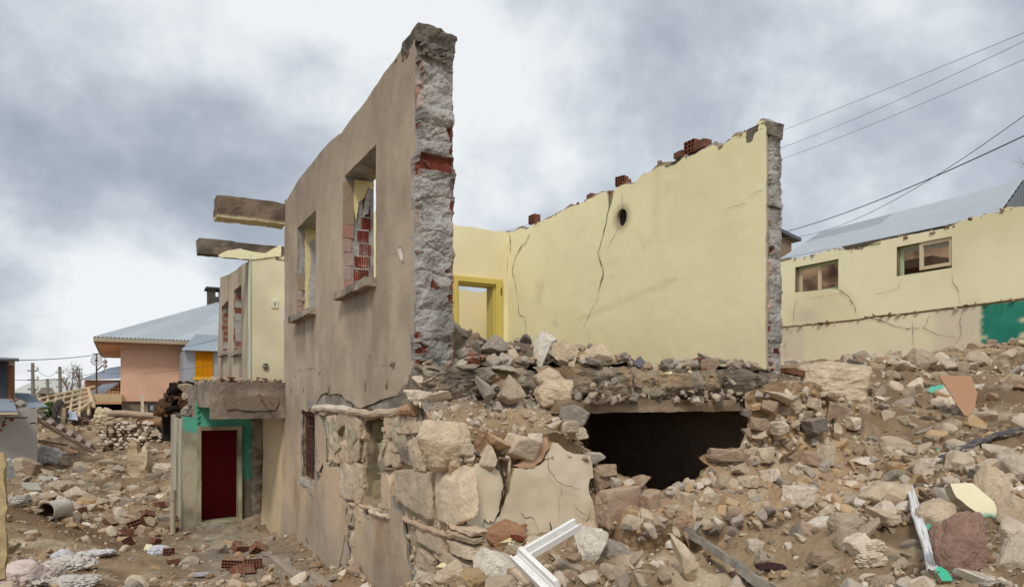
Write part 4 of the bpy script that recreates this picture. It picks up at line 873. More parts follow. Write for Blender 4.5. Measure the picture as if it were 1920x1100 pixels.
# stones that carry the slab below the broken wall end
m=MB(); g=np.random.default_rng(9)
CORN=[(800,742,90,36,'pale'),(855,740,60,44,'grey'),(790,715,30,26,'pale'),(838,712,44,28,'grey'),(878,712,50,26,'grey'),(875,744,58,40,'grey'),(812,718,30,22,'brown'),(905,700,46,22,'dark'),(930,712,32,24,'brown'),(860,690,60,22,'dark'),(800,698,40,22,'dark'),(785,745,30,40,'pale'),(940,690,60,16,'grey'),(965,705,30,20,'dark'),(920,722,26,16,'grey')]
for i,(px,py,w,h,k) in enumerate(CORN):
    a=ony(px,py,-.10); f=to_px(a[0],-.1,a[1])[2]/1280; V,F=rock(4,700+i,planes=9,rough=.08,round_=16); V=V/np.abs(V).max(0); n=fbm(V,2.5,4,.6,i)[:,None]
    m.add(np.stack([a[0]+V[:,0]*w*f*.55,-.10+V[:,1]*.11,a[1]+V[:,2]*h*f*.55],-1),F,np.clip(np.array(ROCKC[k])*(1+.2*n),0,1))
n=90; x=g.uniform(-.02,1.2,n); z=g.uniform(-.04,.1,n)
add_rocks(m,np.stack([x,np.full(n,-.14),z],1),g.uniform(.012,.035,n),np.array([ROCKC[('tan','grey','brown','grey')[i]] for i in g.integers(0,4,n)]),2)
m.build('corner_stones',M_ROCKV,HOUSE)
m=MB(); add_box(m,.0,.95,-.06,.3,-.5,.20,C=lambda V:mixc(srgb(158,146,128),srgb(124,114,100),np.clip(.5+fbm(V,7,4),0,1)),sub=.05,noise_=.03,seed=9); m.build('wall_footing',M_CON,HOUSE)
# large loose stone of the corner
# ================= neighbouring buildings =================
# --- yellow house shell on the right, uphill
XE=12.9
EH=empty('roofless_yellow_house',(XE,4,.8),'pale yellow roofless house shell with two small windows up the slope','house')
def pe(L_): return [onx(a,b,XE) for a,b in L_]
ET=[(2100,345),(1990,375),(1925,388),(1905,389),(1890,388),(1878,394),(1868,399),(1850,402),(1838,405),(1820,409),(1800,416),(1786,424),(1770,429),(1745,434),(1720,438),(1690,443),(1668,447),(1640,455),(1612,468),(1590,468),(1560,468),(1535,475),(1500,484),(1466,490)]
et=pe(ET); yN,yF=et[0][0],et[-1][0]+3
def pbox(x0,x1,yt0,yt1,yb0,yb1): return pe([(x1,yt1),(x1,yb1),(x0,yb0),(x0,yt0)])
EW1=pbox(1491,1572,501,485,548,541); EW2=pbox(1681,1785,463,443,518,502)
def colE(a,b):
    q=p3(a,b); px,py,_=to_px(XE+0*a,a,b)
    C=mixc(srgb(238,230,192),srgb(224,214,172),np.clip(.4+fbm(q,.5,4,.6,3),0,1))
    low=ss(py-(613-(px-1467)*.117),-2,3)
    C=mixc(C,srgb(224,212,178),low*.5)
    pinkish=np.maximum(ss(px,1740,1765)*(1-ss(px+12*fbm(q,1,3),1828,1842)),1-ss(px,1502,1515))*low; C=mixc(C,srgb(214,198,176),pinkish*.8)
    gr=low*ss(px+3*fbm(q,1.5,3,.6,7),1836,1841); gr=gr*(1-ss(fbm(q*[1,2.2,1],1.6,4,.6,9),.38,.46)*.8); C=mixc(C,mixc(srgb(56,146,122),srgb(40,124,106),np.clip(.5+fbm(q,2,4),0,1)),gr)
    C=mixc(C,srgb(150,140,104),np.clip(fbm(q,1.2,5,.7,33)*1.5-.75,0,.6)*low)
    C=mixc(C,srgb(206,190,172),np.exp(-((px-1515)/22)**2-((py-592)/14)**2)*.8)
    return C
m=MB(); sheet(m,resample(et+[(yF,et[-1][1]),(yF,-.6),(yN,-.6)],.16,.02,4),FX(XE),.25,[np.array(EW1),np.array(EW2)],.08,disp=lambda a,b:.012*fbm(p3(a,b),.8,3),col=colE,edgecol=lambda V:mixc(srgb(150,128,98),srgb(112,96,80),np.clip(.5+fbm(V,3,3),0,1)),edge_noise=.02); m.build('wall',M_YEL,EH)
g=np.random.default_rng(6); za3=np.array(et)[::-1]; m=MB(); n=420; y=g.uniform(yN,yF-3,n); z=np.interp(y,za3[:,0][::1] if za3[0,0]<za3[-1,0] else za3[::-1,0],za3[:,1] if za3[0,0]<za3[-1,0] else za3[::-1,1])
s=g.uniform(.02,.075,n); add_rocks(m,np.stack([np.full(n,XE)+g.uniform(-.0,.2,n),y,z-.01+g.uniform(-.03,.02,n)],1),s,np.array([(srgb(176,150,116),srgb(140,126,110),srgb(120,90,70))[i] for i in g.integers(0,3,n)]),2,flat=(.3,.7)); m.build('crumbled_wall_top',M_ROCKV,EH)
# gable-ward stretch of broken masonry over the first window
led=pe([(1467,613),(1540,606),(1610,599),(1640,593),(1700,588),(1760,580),(1850,569),(1925,559),(2100,538)])
m=MB()
for i in range(len(led)-1):
    (a0,b0),(a1,b1)=led[i],led[i+1]; k=max(2,int(abs(a1-a0)/.18))
    for j in range(k):
        a=a0+(a1-a0)*j/k; b=b0+(b1-b0)*j/k+g.normal(0,.012); add_rocks(m,[(XE-.02,a,b)],[g.uniform(.04,.10)],[(srgb(150,124,92),srgb(110,90,70),srgb(180,160,128))[int(g.integers(0,3))]],1,flat=(.3,.5))
    add_tube(m,[(XE-.0,a0,b0),(XE-.0,a1,b1)],.022,6,C=srgb(128,104,78))
m.build('broken_floor_ledge',M_ROCKV,EH)
cracks([([(1570,541),(1585,552),(1590,555),(1602,575),(1606,590)],.03),([(1495,560),(1489,575),(1488,588),(1487,612)],.02),([(1640,552),(1665,546),(1684,540),(1688,528)],.012),([(1785,512),(1787,530),(1797,545),(1800,570)],.016),([(1620,593),(1650,600),(1680,612),(1700,616),(1727,614)],.022),([(1742,590),(1738,605),(1730,615),(1760,628),(1800,632)],.014),([(1808,575),(1800,600),(1802,630),(1786,650)],.014),([(1876,560),(1880,575),(1876,590)],.016),([(1711,600),(1712,655)],.012),([(1515,560),(1560,552),(1600,548)],.006)],'x',XE-.03,EH)
def ewin(box,open_):
    ys=[p[0] for p in box]; z0=box[1][1]*.5+box[2][1]*.5; z1=box[0][1]*.5+box[3][1]*.5; y0,y1=min(ys),max(ys)
    f=MB(); t=.055; c1=srgb(150,190,150); c2=srgb(208,190,158); x=XE+.13
    for b in ((y0,y0+t,z0,z1),(y1-t,y1,z0,z1),(y0+t,y1-t,z0,z0+t*.6),(y0+t,y1-t,z1-t,z1)): add_box(f,x,x+.07,b[0],b[1],b[2],b[3],C=mixc(c1,c2,.35))
    fr=f.build('window_frame',M_PAINT,EH); ym=(y0+y1)/2
    f=MB(); w=(y1-y0)/2
    if open_:   # right leaf swung inwards over the dark opening
        o=(y0+.0,ym+.10)
        for b in ((o[0],o[0]+.07,z0+.06,z1-.0),(o[1]-.07,o[1],z0+.06,z1-.0),(o[0]+.07,o[1]-.07,z0+.06,z0+.13),(o[0]+.07,o[1]-.07,z1-.07,z1)): add_box(f,x-.10,x-.05,b[0],b[1],b[2],b[3],C=c2)
    else:
        for b in ((ym-.04,ym+.04,z0+.03,z1-t),(y0+t,y0+t+.04,z0+.03,z1-t),(y1-t-.04,y1-t,z0+.03,z1-t),): add_box(f,x-.01,x+.03,b[0],b[1],b[2],b[3],C=c2)
    f.build('casement',M_PAINT,fr)
ewin(EW1,False); ewin(EW2,True)
# broken brown room seen through its windows
m=MB(); sheet(m,resample([(yN,-.5),(yF,-.5),(yF,4.1),(yN,3.7)],.5),FX(XE+3.2),.2,(),.3,disp=lambda a,b:.15*fbm(p3(a,b),1.5,4),col=lambda a,b:mixc(srgb(170,138,110),srgb(84,64,52),np.clip(.5+1.3*fbm(p3(a,b),3.5,5),0,1))); m.build('rear_wall',M_CON,EH)
a0=EW2[0][0]
m=MB(); add_box(m,XE+.7,XE+1.6,max(p[0] for p in EW2)-.4,max(p[0] for p in EW2)+1.0,3.0,3.2,C=srgb(80,64,50)); 
for k in range(3): add_tube(m,[(XE+1.2,EW2[3][0]-.8,2.05+k*.16),(XE+1.3,EW2[3][0]+1.6,2.0+k*.12)],.06,8,C=srgb(150,116,80))
m.build('collapsed_ceiling',M_WOOD,EH)
# --- zinc roofed house behind it
ZH=empty('zinc_roofed_house',(18,14,1),'house with a long silver sheet metal roof behind the yellow shell','house')
def pq(px,py,x0): a=onx(px,py,x0); return (x0,a[0],a[1])
xr,xm=22.0,17.5
Rg0=pq(1540,435,xr); Rg1=pq(1918,337,xr); Ev0=pq(1462,486,xm); Ev1=pq(1872,402,xm)
def grid_roof(m,A,B,C_,D,nu,nv,col):
    """A-B lower edge, D-C ridge"""
    A,B,C_,D=[np.array(v,float) for v in (A,B,C_,D)]; u,v=np.meshgrid(np.linspace(0,1,nu),np.linspace(0,1,nv),indexing='ij'); u=u[...,None];v=v[...,None]
    V=(A*(1-u)+B*u)*(1-v)+(D*(1-u)+C_*u)*v; i,j=np.meshgrid(np.arange(nu-1),np.arange(nv-1),indexing='ij'); k=(i*nv+j).ravel()
    Vs=V.reshape(-1,3); cc=col(u.ravel(),v.ravel()) if callable(col) else col
    m.add(Vs,np.stack([k,k+nv,k+nv+1,k+1],1),cc)
def corr(m,A,B,C_,D,n,nv,amp,col):
    A,B,C_,D=[np.array(v,float) for v in (A,B,C_,D)]; nrm=np.cross(B-A,D-A); nrm/=np.linalg.norm(nrm); 
    if nrm[2]<0: nrm=-nrm
    nu=n*4+1; u,v=np.meshgrid(np.linspace(0,1,nu),np.linspace(0,1,nv),indexing='ij'); h=amp*np.sin(np.linspace(0,1,nu)*n*2*np.pi)[:,None,None]; u=u[...,None];v=v[...,None]
    V=(A*(1-u)+B*u)*(1-v)+(D*(1-u)+C_*u)*v+nrm*h; i,j=np.meshgrid(np.arange(nu-1),np.arange(nv-1),indexing='ij'); k=(i*nv+j).ravel()
    m.add(V.reshape(-1,3),np.stack([k,k+nv,k+nv+1,k+1],1),col(u.ravel(),v.ravel()) if callable(col) else col)
cZ=srgb(190,196,200)
def lerp(a,b,t): return tuple(np.array(a)*(1-t)+np.array(b)*t)
def colZ(u,v):
    s=np.floor(u*26); r=_h(s.astype(int),np.floor(v*3).astype(int),0*s.astype(int)); C=mixc(cZ,srgb(188,196,202),r*.6); return mixc(C,srgb(160,166,170),((u<.42)&(v>.55))*.8)
m=MB(); Ev0e=tuple(np.array(Ev0)-np.array([0,0,.0])); corr(m,Ev0,Ev1,Rg1,Rg0,150,12,.018,colZ); m.build('roof',M_MET,ZH)
# far slope
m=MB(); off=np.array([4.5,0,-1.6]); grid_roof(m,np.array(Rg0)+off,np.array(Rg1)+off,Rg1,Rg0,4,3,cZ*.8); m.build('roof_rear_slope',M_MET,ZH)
m=MB(); R1=np.array(Rg1); E1=np.array(Ev1); E2=R1+off; zb=-1.0
# dark corrugated gable
n=60; t=np.linspace(0,1,n); x=E1[0]+(E2[0]-E1[0])*t; ztop=np.where(x<R1[0],E1[2]+(R1[2]-E1[2])*(x-E1[0])/(R1[0]-E1[0]),R1[2]+(E2[2]-R1[2])*(x-R1[0])/(E2[0]-R1[0])); yb_=E1[1]+(R1[1]-E1[1])*np.clip((x-E1[0])/(R1[0]-E1[0]),0,1)-.02+.03*np.sin(t*n*1.57)
V=np.concatenate([np.stack([x,yb_,ztop-.02],1),np.stack([x,yb_,0*x+zb],1)]); k=np.arange(n-1); m.add(V,np.stack([k,k+1,k+1+n,k+n],1),srgb(116,122,128)); m.build('gable',M_MET,ZH)
m=MB(); add_box(m,xm+.3,xr+4,float(E1[1])+.5,float(Ev0[1])-.3,-1,float(min(E1[2],Ev0[2]))-.25,C=srgb(150,140,124)); m.build('wall',M_PL,ZH)
# --- brown gable of a house farther back
BH=empty('brown_house',(12,26,1),'small brown gabled house peeping out behind the yellow shell','house')
a=P(1440,440,26); b=P(1491,455,26); w0=P(1440,470,26)
m=MB(); 
def prism(m,pts2,y,dy,C):
    n=len(pts2); V=[(p[0],y,p[1]) for p in pts2]+[(p[0],y+dy,p[1]) for p in pts2]; F=[tuple(range(n)),tuple(range(2*n-1,n-1,-1))]+[(i,i+n,(i+1)%n+n,(i+1)%n) for i in range(n)]; m.add(V,F,C)
yq=19.5; A=ony(1400,412,yq); Bq=ony(1484,452,yq); Cq=ony(1484,520,yq); D=ony(1330,520,yq); E=ony(1330,448,yq)
prism(m,[A,Bq,Cq,D,E],yq,6,srgb(138,116,98)); m.build('wall',M_PL,BH)
m=MB(); n_=.14
A2=(A[0],A[1]+n_); B2=ony(1494,454,yq); prism(m,[(A[0],A[1]),(B2[0],B2[1]),(B2[0],B2[1]+.16),(A[0],A[1]+.22)],yq-.3,6.6,srgb(96,98,104)); prism(m,[(E[0]-.4,E[1]),(A[0],A[1]),(A[0],A[1]+.22),(E[0]-.4,E[1]+.16)],yq-.3,6.6,srgb(96,98,104)); m.build('roof',M_MET,BH)
# --- orange house on the left
YO=24.5
OH=empty('orange_house',(-3,YO,-1),'orange rendered house with hipped zinc roof and grey plinth','house')
def po_(px,py,y=YO): a=ony(px,py,y); return a
wl=po_(226,700)[0]; wr=wl+9.5; ze=po_(226,636)[1]; zpl=po_(226,752)[1]
m=MB(); add_box(m,wl,wr,YO,YO+9,zpl,ze+.1,C=srgb(216,174,148)); add_box(m,po_(181,640)[0],wl+.3,YO+.05,YO+9,po_(181,643)[1]-.05,ze+.1,C=srgb(210,164,134)); m.build('wall',M_PL,OH)
m=MB(); add_box(m,wl+.05,wr,YO+.1,YO+9,-2.2,zpl,C=lambda V:mixc(srgb(150,138,120),srgb(118,106,92),np.clip(.5+fbm(V,2,4),0,1)),sub=.3,noise_=.02); m.build('plinth',M_CON,OH)
m=MB(); add_box(m,po_(177,740)[0],wl+.05,YO-.35,YO+3,po_(177,753)[1],po_(177,738)[1],C=srgb(196,172,132)); m.build('terrace_edge',M_PL,OH)
el=po_(175,631,YO-.7)[0]; zee=po_(175,631,YO-.7)[1]; er=el+14; yb0,yb1=YO-.7,YO+9.6; hw=(yb1-yb0)/2
pk=ony(408,567,YO-.7+hw); hr=pk[1]-zee; xk=pk[0]
m=MB(); mid=(yb0+yb1)/2
def colO(u,v): r=_h(np.floor(u*22).astype(int),np.floor(v*2.01).astype(int),0*np.floor(u).astype(int)); return mixc(srgb(204,210,212),srgb(182,190,196),r*.7)
corr(m,(el,yb0,zee),(er,yb0,zee),(er,mid,zee+hr),(xk,mid,zee+hr),110,8,.025,colO); corr(m,(el,yb1,zee),(el,yb0,zee),(xk,mid,zee+hr),(xk,mid,zee+hr),50,6,.02,colO); m.build('roof',M_MET,OH)
m=MB(); add_box(m,el,er,yb0,yb0+.12,zee-.16,zee-.02,C=srgb(170,156,134)); add_box(m,el,el+.12,yb0+.12,yb1,zee-.16,zee-.02,C=srgb(150,140,122)); add_box(m,el+.12,er,yb0+.12,yb1,zee-.10,zee-.06,C=srgb(140,130,112)); m.build('eaves',M_PL,OH)
ch=ony(390,556,mid+.4); m=MB(); s_=.42
cz0=ch[1]-.9
add_box(m,ch[0],ch[0]+1.3,mid+.2,mid+.9,cz0,ch[1]+.0,C=srgb(84,76,68)); 
for k in (0,.5,1.0): add_box(m,ch[0]+k,ch[0]+k+.3,mid+.2,mid+.9,ch[1],ch[1]+.32,C=srgb(84,76,68))
add_box(m,ch[0]-.1,ch[0]+1.4,mid+.1,mid+1.0,ch[1]+.32,ch[1]+.42,C=srgb(64,58,54)); m.build('chimney',M_CON,OH)
# sheet metal annex with the yellow panel
yA=YO-2.2; A0=ony(344,712,yA); A1=ony(412,712,yA); zt_=ony(344,657,yA)[1]
m=MB(); add_box(m,A0[0],A1[0]+1.2,yA,YO+.0,A0[1]-1.2,zt_,C=srgb(168,172,180)); m.build('annex_sheeting',M_MET,OH)
m=MB(); B0=ony(366,709,yA)[0]; B1=ony(399,709,yA)[0]; zb_=ony(366,712,yA)[1]
corr(m,(B0,yA-.05,zb_+.12),(B1,yA-.05,zb_+.12),(B1,yA-.05,zt_),(B0,yA-.05,zt_),14,2,.02,srgb(222,160,24)); add_box(m,B0-.08,B0+.9,yA-.10,yA-.06,zb_,zb_+.12,C=srgb(214,166,50)); m.build('yellow_panel',M_PAINT,OH)
m=MB(); corr(m,(A0[0]-.1,yA-.3,zt_),(A1[0]+1.2,yA-.3,zt_),(A1[0]+1.2,YO-.6,zt_+.75),(A0[0]+.55,YO-.6,zt_+.75),40,3,.02,srgb(186,194,200)); m.build('annex_roof',M_MET,OH)
m=MB(); wn=ony(278,757,YO); wn2=ony(297,772,YO); add_box(m,wn[0],wn2[0],YO+.03,YO+.12,wn2[1],wn[1],C=srgb(40,42,46)); add_box(m,wn[0]+.06,wn2[0]-.06,YO+.0,YO+.03,wn2[1]+.06,wn[1]-.05,C=srgb(150,158,168)); m.build('cellar_window',M_PAINT,OH)
# --- small distant house with hipped roof
FH=empty('small_orange_house',P(190,740,48),'small distant orange house with grey sheet roof beside the dish','house')
q0=P(158,735,48);q1=P(232,735,48); zt_=P(0,712,48).z
m=MB(); 
def vbox(m,p0,p1,depth,z0,z1,C):
    a=Vector((p0.x,p0.y,0));b=Vector((p1.x,p1.y,0)); d=(b-a).normalized(); n=Vector((-d.y,d.x,0))*depth; V=[(*(a.xy),z0),(*(b.xy),z0),(*((b+n).xy),z0),(*((a+n).xy),z0)]; V+= [(v[0],v[1],z1) for v in V]; m.add(V,[(0,1,5,4),(1,2,6,5),(2,3,7,6),(3,0,4,7),(4,5,6,7)],C)
vbox(m,q0,q1,5,-2,zt_,srgb(186,134,104)); m.build('wall',M_PL,FH)
r0,r1,r2,r3=P(148,712,47.3),P(240,709,47.3),P(240,684,51),P(204,690,51)
m=MB(); corr(m,r0,r1,r2,r3,50,3,.02,srgb(160,168,178)); m.build('roof',M_MET,FH)
# terrace rail in front of it
m=MB()
for k in range(9): p=P(184+k*5,742,33); add_tube(m,[p,p+Vector((0,0,.75))],.018,5,C=srgb(90,76,66))
for z in (.0,.75,.6): add_tube(m,[P(183,742,33)+Vector((0,0,z)),P(226,742,33)+Vector((0,0,z))],.025,5,C=srgb(110,80,64))
for z in (715,722,728): add_tube(m,[P(181,z,33),P(226,z+3,33)],.03,5,C=srgb(120,76,60))
o=m.build('balcony_rail',M_MET); tag(o,'rusty metal rails on the terrace left of the orange house','railing')
m=MB(); a,b,c,d=P(166,737,30),P(186,742,30),P(226,717,32),P(188,722,32)
corr(m,P(168,737,30),P(190,740,30),P(226,716,33),P(192,720,33),16,2,.02,srgb(196,206,216)); o=m.build('tin_canopy',M_MET); tag(o,'pale tin canopy sloping up to the orange house corner','canopy')
# --- stripped roof timbers
RF=empty('stripped_roof_frame',P(130,775,24),'bare pale rafters and purlins of a roof that lost its sheets','roof frame')
def tim(p,q,r=.05,name='rafter',C=srgb(196,176,146)):
    m=MB(); p=Vector(p);q=Vector(q); add_tube(m,[p,p.lerp(q,.5)+Vector((0,0,.01)),q],r,6,C=C,rough=.06); return m.build(name,M_WOOD,RF)
# roof plane: ridge runs from (72,747) up to (178,727); eave lower right
for k in range(7):
    t=k/6; a=P(76+t*92,748-t*20,27); b=P(70+t*100-12+ (t*8),800-t*24,22.5)
    tim(a,b,.045)
PUR=[((70,748,27),(178,724,26)),((76,756,26),(172,733,25.6)),((90,765,25),(172,741,24.8)),((98,773,24.5),(172,749,24.3)),((100,782,24),(170,757,23.8)),((88,790,23.4),(168,764,23.2))]
for a,b in PUR: tim(P(*a),P(*b),.04,'purlin')
tim(P(135,780,23),P(172,752,23.2),.06,'hip_rafter'); tim(P(166,728,26),P(176,762,23),.06,'hip_rafter')
m=MB(); q0,q1=P(82,795,25.5),P(172,795,25.5); vbox(m,q0,q1,2.5,-1.6,P(0,758,25.5).z,srgb(86,74,64)); m.build('wall',M_PL,RF)
# --- left shed
SH=empty('grey_shed',P(40,870,14),'low grey plastered shed with tin lean-to and cracked wall','shed')
sa,sb=P(-40,900,13.6),P(70,900,14.4); z0=-2.0; z1=P(0,766,14).z
m=MB(); vbox(m,sa,sb,3.5,z0,z1,srgb(176,172,166)); m.build('wall',M_PL,SH)
m=MB(); e0,e1,e2,e3=P(-60,771,13.2),P(33,771,13.6),P(24,748,15),P(-60,745,15); corr(m,e0,e1,e2,e3,24,3,.018,srgb(176,186,196)); e0,e1,e2,e3=P(20,768,14.5),P(90,762,15.2),P(56,738,17),P(18,735,17); corr(m,e0,e1,e2,e3,24,3,.018,srgb(176,186,196))
a,b=P(-60,772,13.2),P(33,772,13.6); vbox(m,a,b,.06,P(0,777,13.4).z,a.z-.01,srgb(206,192,164)); a,b=P(33,766,14.9),P(90,765,15.2); vbox(m,a,b,.06,P(0,771,15).z,a.z-.01,srgb(200,182,150)); m.build('roof',M_MET,SH)
ua,ub=P(-40,755,15.2),P(16,755,15.4); m=MB(); zu=P(0,674,15.3).z; corr(m,ua,ub,Vector((ub.x,ub.y,zu)),Vector((ua.x,ua.y,zu)),16,2,.015,srgb(116,122,132)); m.build('tin_wall',M_MET,SH)
m=MB(); vbox(m,P(13,755,15.5),P(28,755,15.8),2.5,-.4,zu,srgb(196,182,150)); vbox(m,P(21,750,15.4),P(27,750,15.5),.08,-.1,zu-.12,srgb(134,88,60)); m.build('upper_room',M_PL,SH)
m=MB(); corr(m,P(-40,671,14.6),P(36,676,15),P(36,671,18),P(-40,668,18),20,2,.02,srgb(120,126,134)); vbox(m,P(-40,676,14.6),P(36,679,15),.05,P(0,677,15).z,P(0,674,15).z,srgb(84,74,66)); m.build('upper_roof',M_MET,SH)
m=MB()
for L_ in ([(8,783),(20,784),(32,782),(40,783),(52,782)],[(5,800),(6,792),(10,788)],[(56,794),(62,792),(68,794)]):
    for i in range(len(L_)-1): add_tube(m,[P(*L_[i],13.72),P(*L_[i+1],13.78)],.014,5,C=(.05,.035,.03))
for p in ((22,787),(7,796),(0,806)): c=P(*p,13.75); V,F=ICO[1]; m.add(V*np.array([.04,.02,.03])+np.array(c),F,srgb(130,70,50))
m.build('crack',M_CON,SH)
# ladder
LD=empty('ladder',P(178,845,16),'rustic pole ladder with plank rungs leaning from the bank to the shed roof','ladder')
t0,t1=P(17,752,14.6),P(176,847,15.6); off=(P(182,838,16.2)-P(176,847,15.6))*.7
for o_ in (Vector((0,0,0)),off):
    m=MB(); add_tube(m,[t0+o_,t0.lerp(t1,.33)+o_-Vector((0,0,.02)),t0.lerp(t1,.66)+o_-Vector((0,0,.02)),t1+o_],.05,8,C=srgb(140,120,104),rough=.05); m.build('ladder_rail',M_WOOD,LD)
for k in range(8):
    c=t0.lerp(t1,.10+k*.117); m=MB(); w_=(t1-t0).normalized(); V,F=boxv(-.055,.055,-.15,1.15,.045,.07); V=np.array([tuple(c+w_*v[0]+off*v[1]+Vector((0,0,v[2]))) for v in V]); m.add(V,F,srgb(176,162,146)); m.build('rung',M_WOOD,LD)
# --- utility poles, lattice mast, antenna
def pole(px,pt,pb,Y,r,label,lamp=True):
    b=P(px+2,pb+40,Y);t=P(px,pt,Y); pe_=empty('utility_pole',b,label,'utility pole','wooden poles down the valley'); m=MB(); add_tube(m,[b,t],[r*1.2,r*.9],8,C=srgb(132,126,112)); m.build('pole',M_WOOD,pe_)
    m=MB()
    for k in range(3): z=t.z-.3-.35*k; add_tube(m,[(t.x-.16,t.y,z),(t.x+.16,t.y,z)],.025,5,C=srgb(100,90,80)); add_tube(m,[(t.x+.16,t.y,z),(t.x+.16,t.y,z+.14)],.04,6,C=srgb(200,196,188))
    m.build('insulators',M_PAINT,pe_); return t
p1=pole(61,680,752,26,.06,'tall utility pole nearest the tin shed'); p2=pole(112,687,738,34,.075,'utility pole beside the stripped rafters'); p3_=pole(89,710,742,46,.09,'short far utility pole between two taller ones')
LM=empty('lattice_mast',P(143,760,60),'thin steel lattice mast against the bright horizon','mast'); m=MB()
for dx in (-.22,.22): add_tube(m,[P(143,760,60)+Vector((dx*1.6,0,0)),P(143,690,60)+Vector((dx,0,0))],.035,4,C=srgb(120,120,120))
for k in range(10): z=745-k*6; a=P(143,z,60); b=P(143,z-6,60); s=.25*(-1)**k; add_tube(m,[a+Vector((-s,0,0)),b+Vector((s,0,0))],.03,4,C=srgb(120,120,120))
for z in (692,698): a=P(143,z,60); add_tube(m,[a+Vector((-.5,0,0)),a+Vector((.5,0,0))],.03,4,C=srgb(120,120,120))
m.build('lattice',M_MET,LM)
AN=empty('satellite_dish',P(181,740,29),'round mesh satellite dish on a rusty mast beside the orange house','satellite dish')
m=MB(); add_tube(m,[P(181,742,29),P(181,663,29)],.035,6,C=srgb(96,74,62)); add_tube(m,[P(174,663,29),P(188,663,29)],.02,5,C=srgb(90,90,90)); add_tube(m,[P(181,695,29),P(194,683,29)],.03,5,C=srgb(140,140,140)); m.build('mast',M_MET,AN)
c=P(181,676,28.9); m=MB(); ring_=[]
for rr in (.04,.09,.14,.18,.205): add_tube(m,[c+Vector((rr*math.cos(a)*.98,0,rr*math.sin(a)))+ (Vector((0,-.12*(rr/.2)**2,0))) for a in np.linspace(0,2*math.pi,21)],.006 if rr<.2 else .012,4,C=srgb(190,192,194),cap=False)
for a in np.linspace(0,2*math.pi,16,endpoint=False): add_tube(m,[c,c+Vector((.1*math.cos(a),-.03,.1*math.sin(a))),c+Vector((.2*math.cos(a),-.12,.2*math.sin(a)))],.006,4,C=srgb(180,182,184))
V,F=ICO[1]; m.add(V*.05+np.array(c)+np.array([0,-.2,0]),F,(.05,.05,.05)); m.build('dish',M_MET,AN)
for (px,py) in ((197,678),(197,686)):
    c=P(px,py,29); m=MB(); m.add(ICO[2][0]*np.array([.085,.03,.09])+np.array(c),ICO[2][1],srgb(196,198,200)); m.build('small_dish',M_MET,AN)
m=MB(); add_tube(m,[P(193,700,29),P(197,688,29),P(197,668,29),P(200,665,29)],.014,5,C=srgb(120,120,120)); m.build('dish_arm',M_MET,AN)
# --- cables
def cable(a,b,sag,r,label,group=None,name='cable',C=(.06,.06,.065),n=24):
    a=Vector(a);b=Vector(b); m=MB(); add_tube(m,[a.lerp(b,k/n)-Vector((0,0,sag*4*(k/n)*(1-k/n))) for k in range(n+1)],r,5,C=C); o=m.build(name,M_WIRE); tag(o,label,'cable',group)
G='thin overhead wires right of the torn wall'
cable(P(1380,278,30),P(1960,45,16),.05,.008,'uppermost of the three thin wires at the upper right',G,'overhead_wire',srgb(150,150,155))
cable(P(1380,306,30),P(1960,58,16),.22,.008,'middle of the three thin wires at the upper right',G,'overhead_wire',srgb(150,150,155))
cable(P(1380,328,30),P(1960,94,16),.15,.008,'lowest of the three thin wires at the upper right',G,'overhead_wire',srgb(150,150,155))
cable(P(1440,442,30),P(1960,236,13),.25,.014,'dark cable rising from the brown gable over the zinc roof')
cable(P(1440,446,32),P(1990,165,13),.85,.009,'fine sagging wire crossing the dark cable above the zinc roof',None,'cable',srgb(110,108,112))
cable(P(28,675,16),P(240,653,25),.1,.010,'black cable from the shed roof toward the orange house')
cable(P(240,653,25),P(470,615,20),.25,.008,'black cable crossing the orange wall and annex')
cable(P(-20,708,20),P(180,698,29),.18,.009,'lower cable passing behind the poles'); cable(P(180,698,29),P(430,676,22),.2,.006,'faint wire low across the orange wall')
cable(p1,p2,.5,.008,'wire slung between the nearest and the middle pole'); cable(p2,P(143,693,60),.5,.010,'wire from the middle pole to the lattice mast')
cable(P(940,437,14),P(990,421,14),.0,.004,'short wire stub at the corner of the yellow room')
# --- bare trees
def bare_tree(base,h,seed,label,nb=60,name='bare_tree'):
    g=random.Random(seed); t=empty(name,base,label,'tree'); m=MB(); m2=MB(); base=Vector(base)
    def br(p,d,l,r,lev):
        q=[p]; dd=d.copy()
        for k in range(3): dd=(dd+Vector((g.gauss(0,.12),g.gauss(0,.12),g.gauss(.04,.06)))).normalized(); q.append(q[-1]+dd*l/3)
        add_tube(m if lev<2 else m2,q,[r,r*.85,r*.7,r*.5],5,C=srgb(120,104,92))
        if lev<4:
            for _ in range(3 if lev else 5): br(q[g.choice((1,2,3))],(dd+Vector((g.gauss(0,.55),g.gauss(0,.55),g.gauss(.15,.25)))).normalized(),l*g.uniform(.55,.8),r*.5,lev+1)
    for k in range(3): br(base,Vector((g.gauss(0,.25),g.gauss(0,.25),1)).normalized(),h*.4,.05,1)
    m.build('trunk',M_WOOD,t); m2.build('branches',M_WOOD,t)
bare_tree(P(152,742,45),3.0,3,'leafless tree right of the lattice mast')
bare_tree(P(128,742,50),2.4,8,'leafless tree left of the lattice mast')
bare_tree(P(66,750,60),1.5,11,'low leafless bush behind the nearest pole')
bare_tree(P(1990,420,20),2.6,15,'leafless branches at the right edge above the zinc roof')
# small far sheds and hill trees
FS=empty('far_shed',P(80,740,75),'tiny far shed with a pitched roof on the hillside','shed'); m=MB(); vbox(m,P(72,742,75),P(100,742,75),4,-3,P(0,736,75).z,srgb(120,104,88)); m.build('wall',M_PL,FS); m=MB(); corr(m,P(70,737,74),P(103,737,74),P(98,726,77),P(78,726,77),12,2,.02,srgb(128,116,104)); m.build('roof',M_PL,FS)
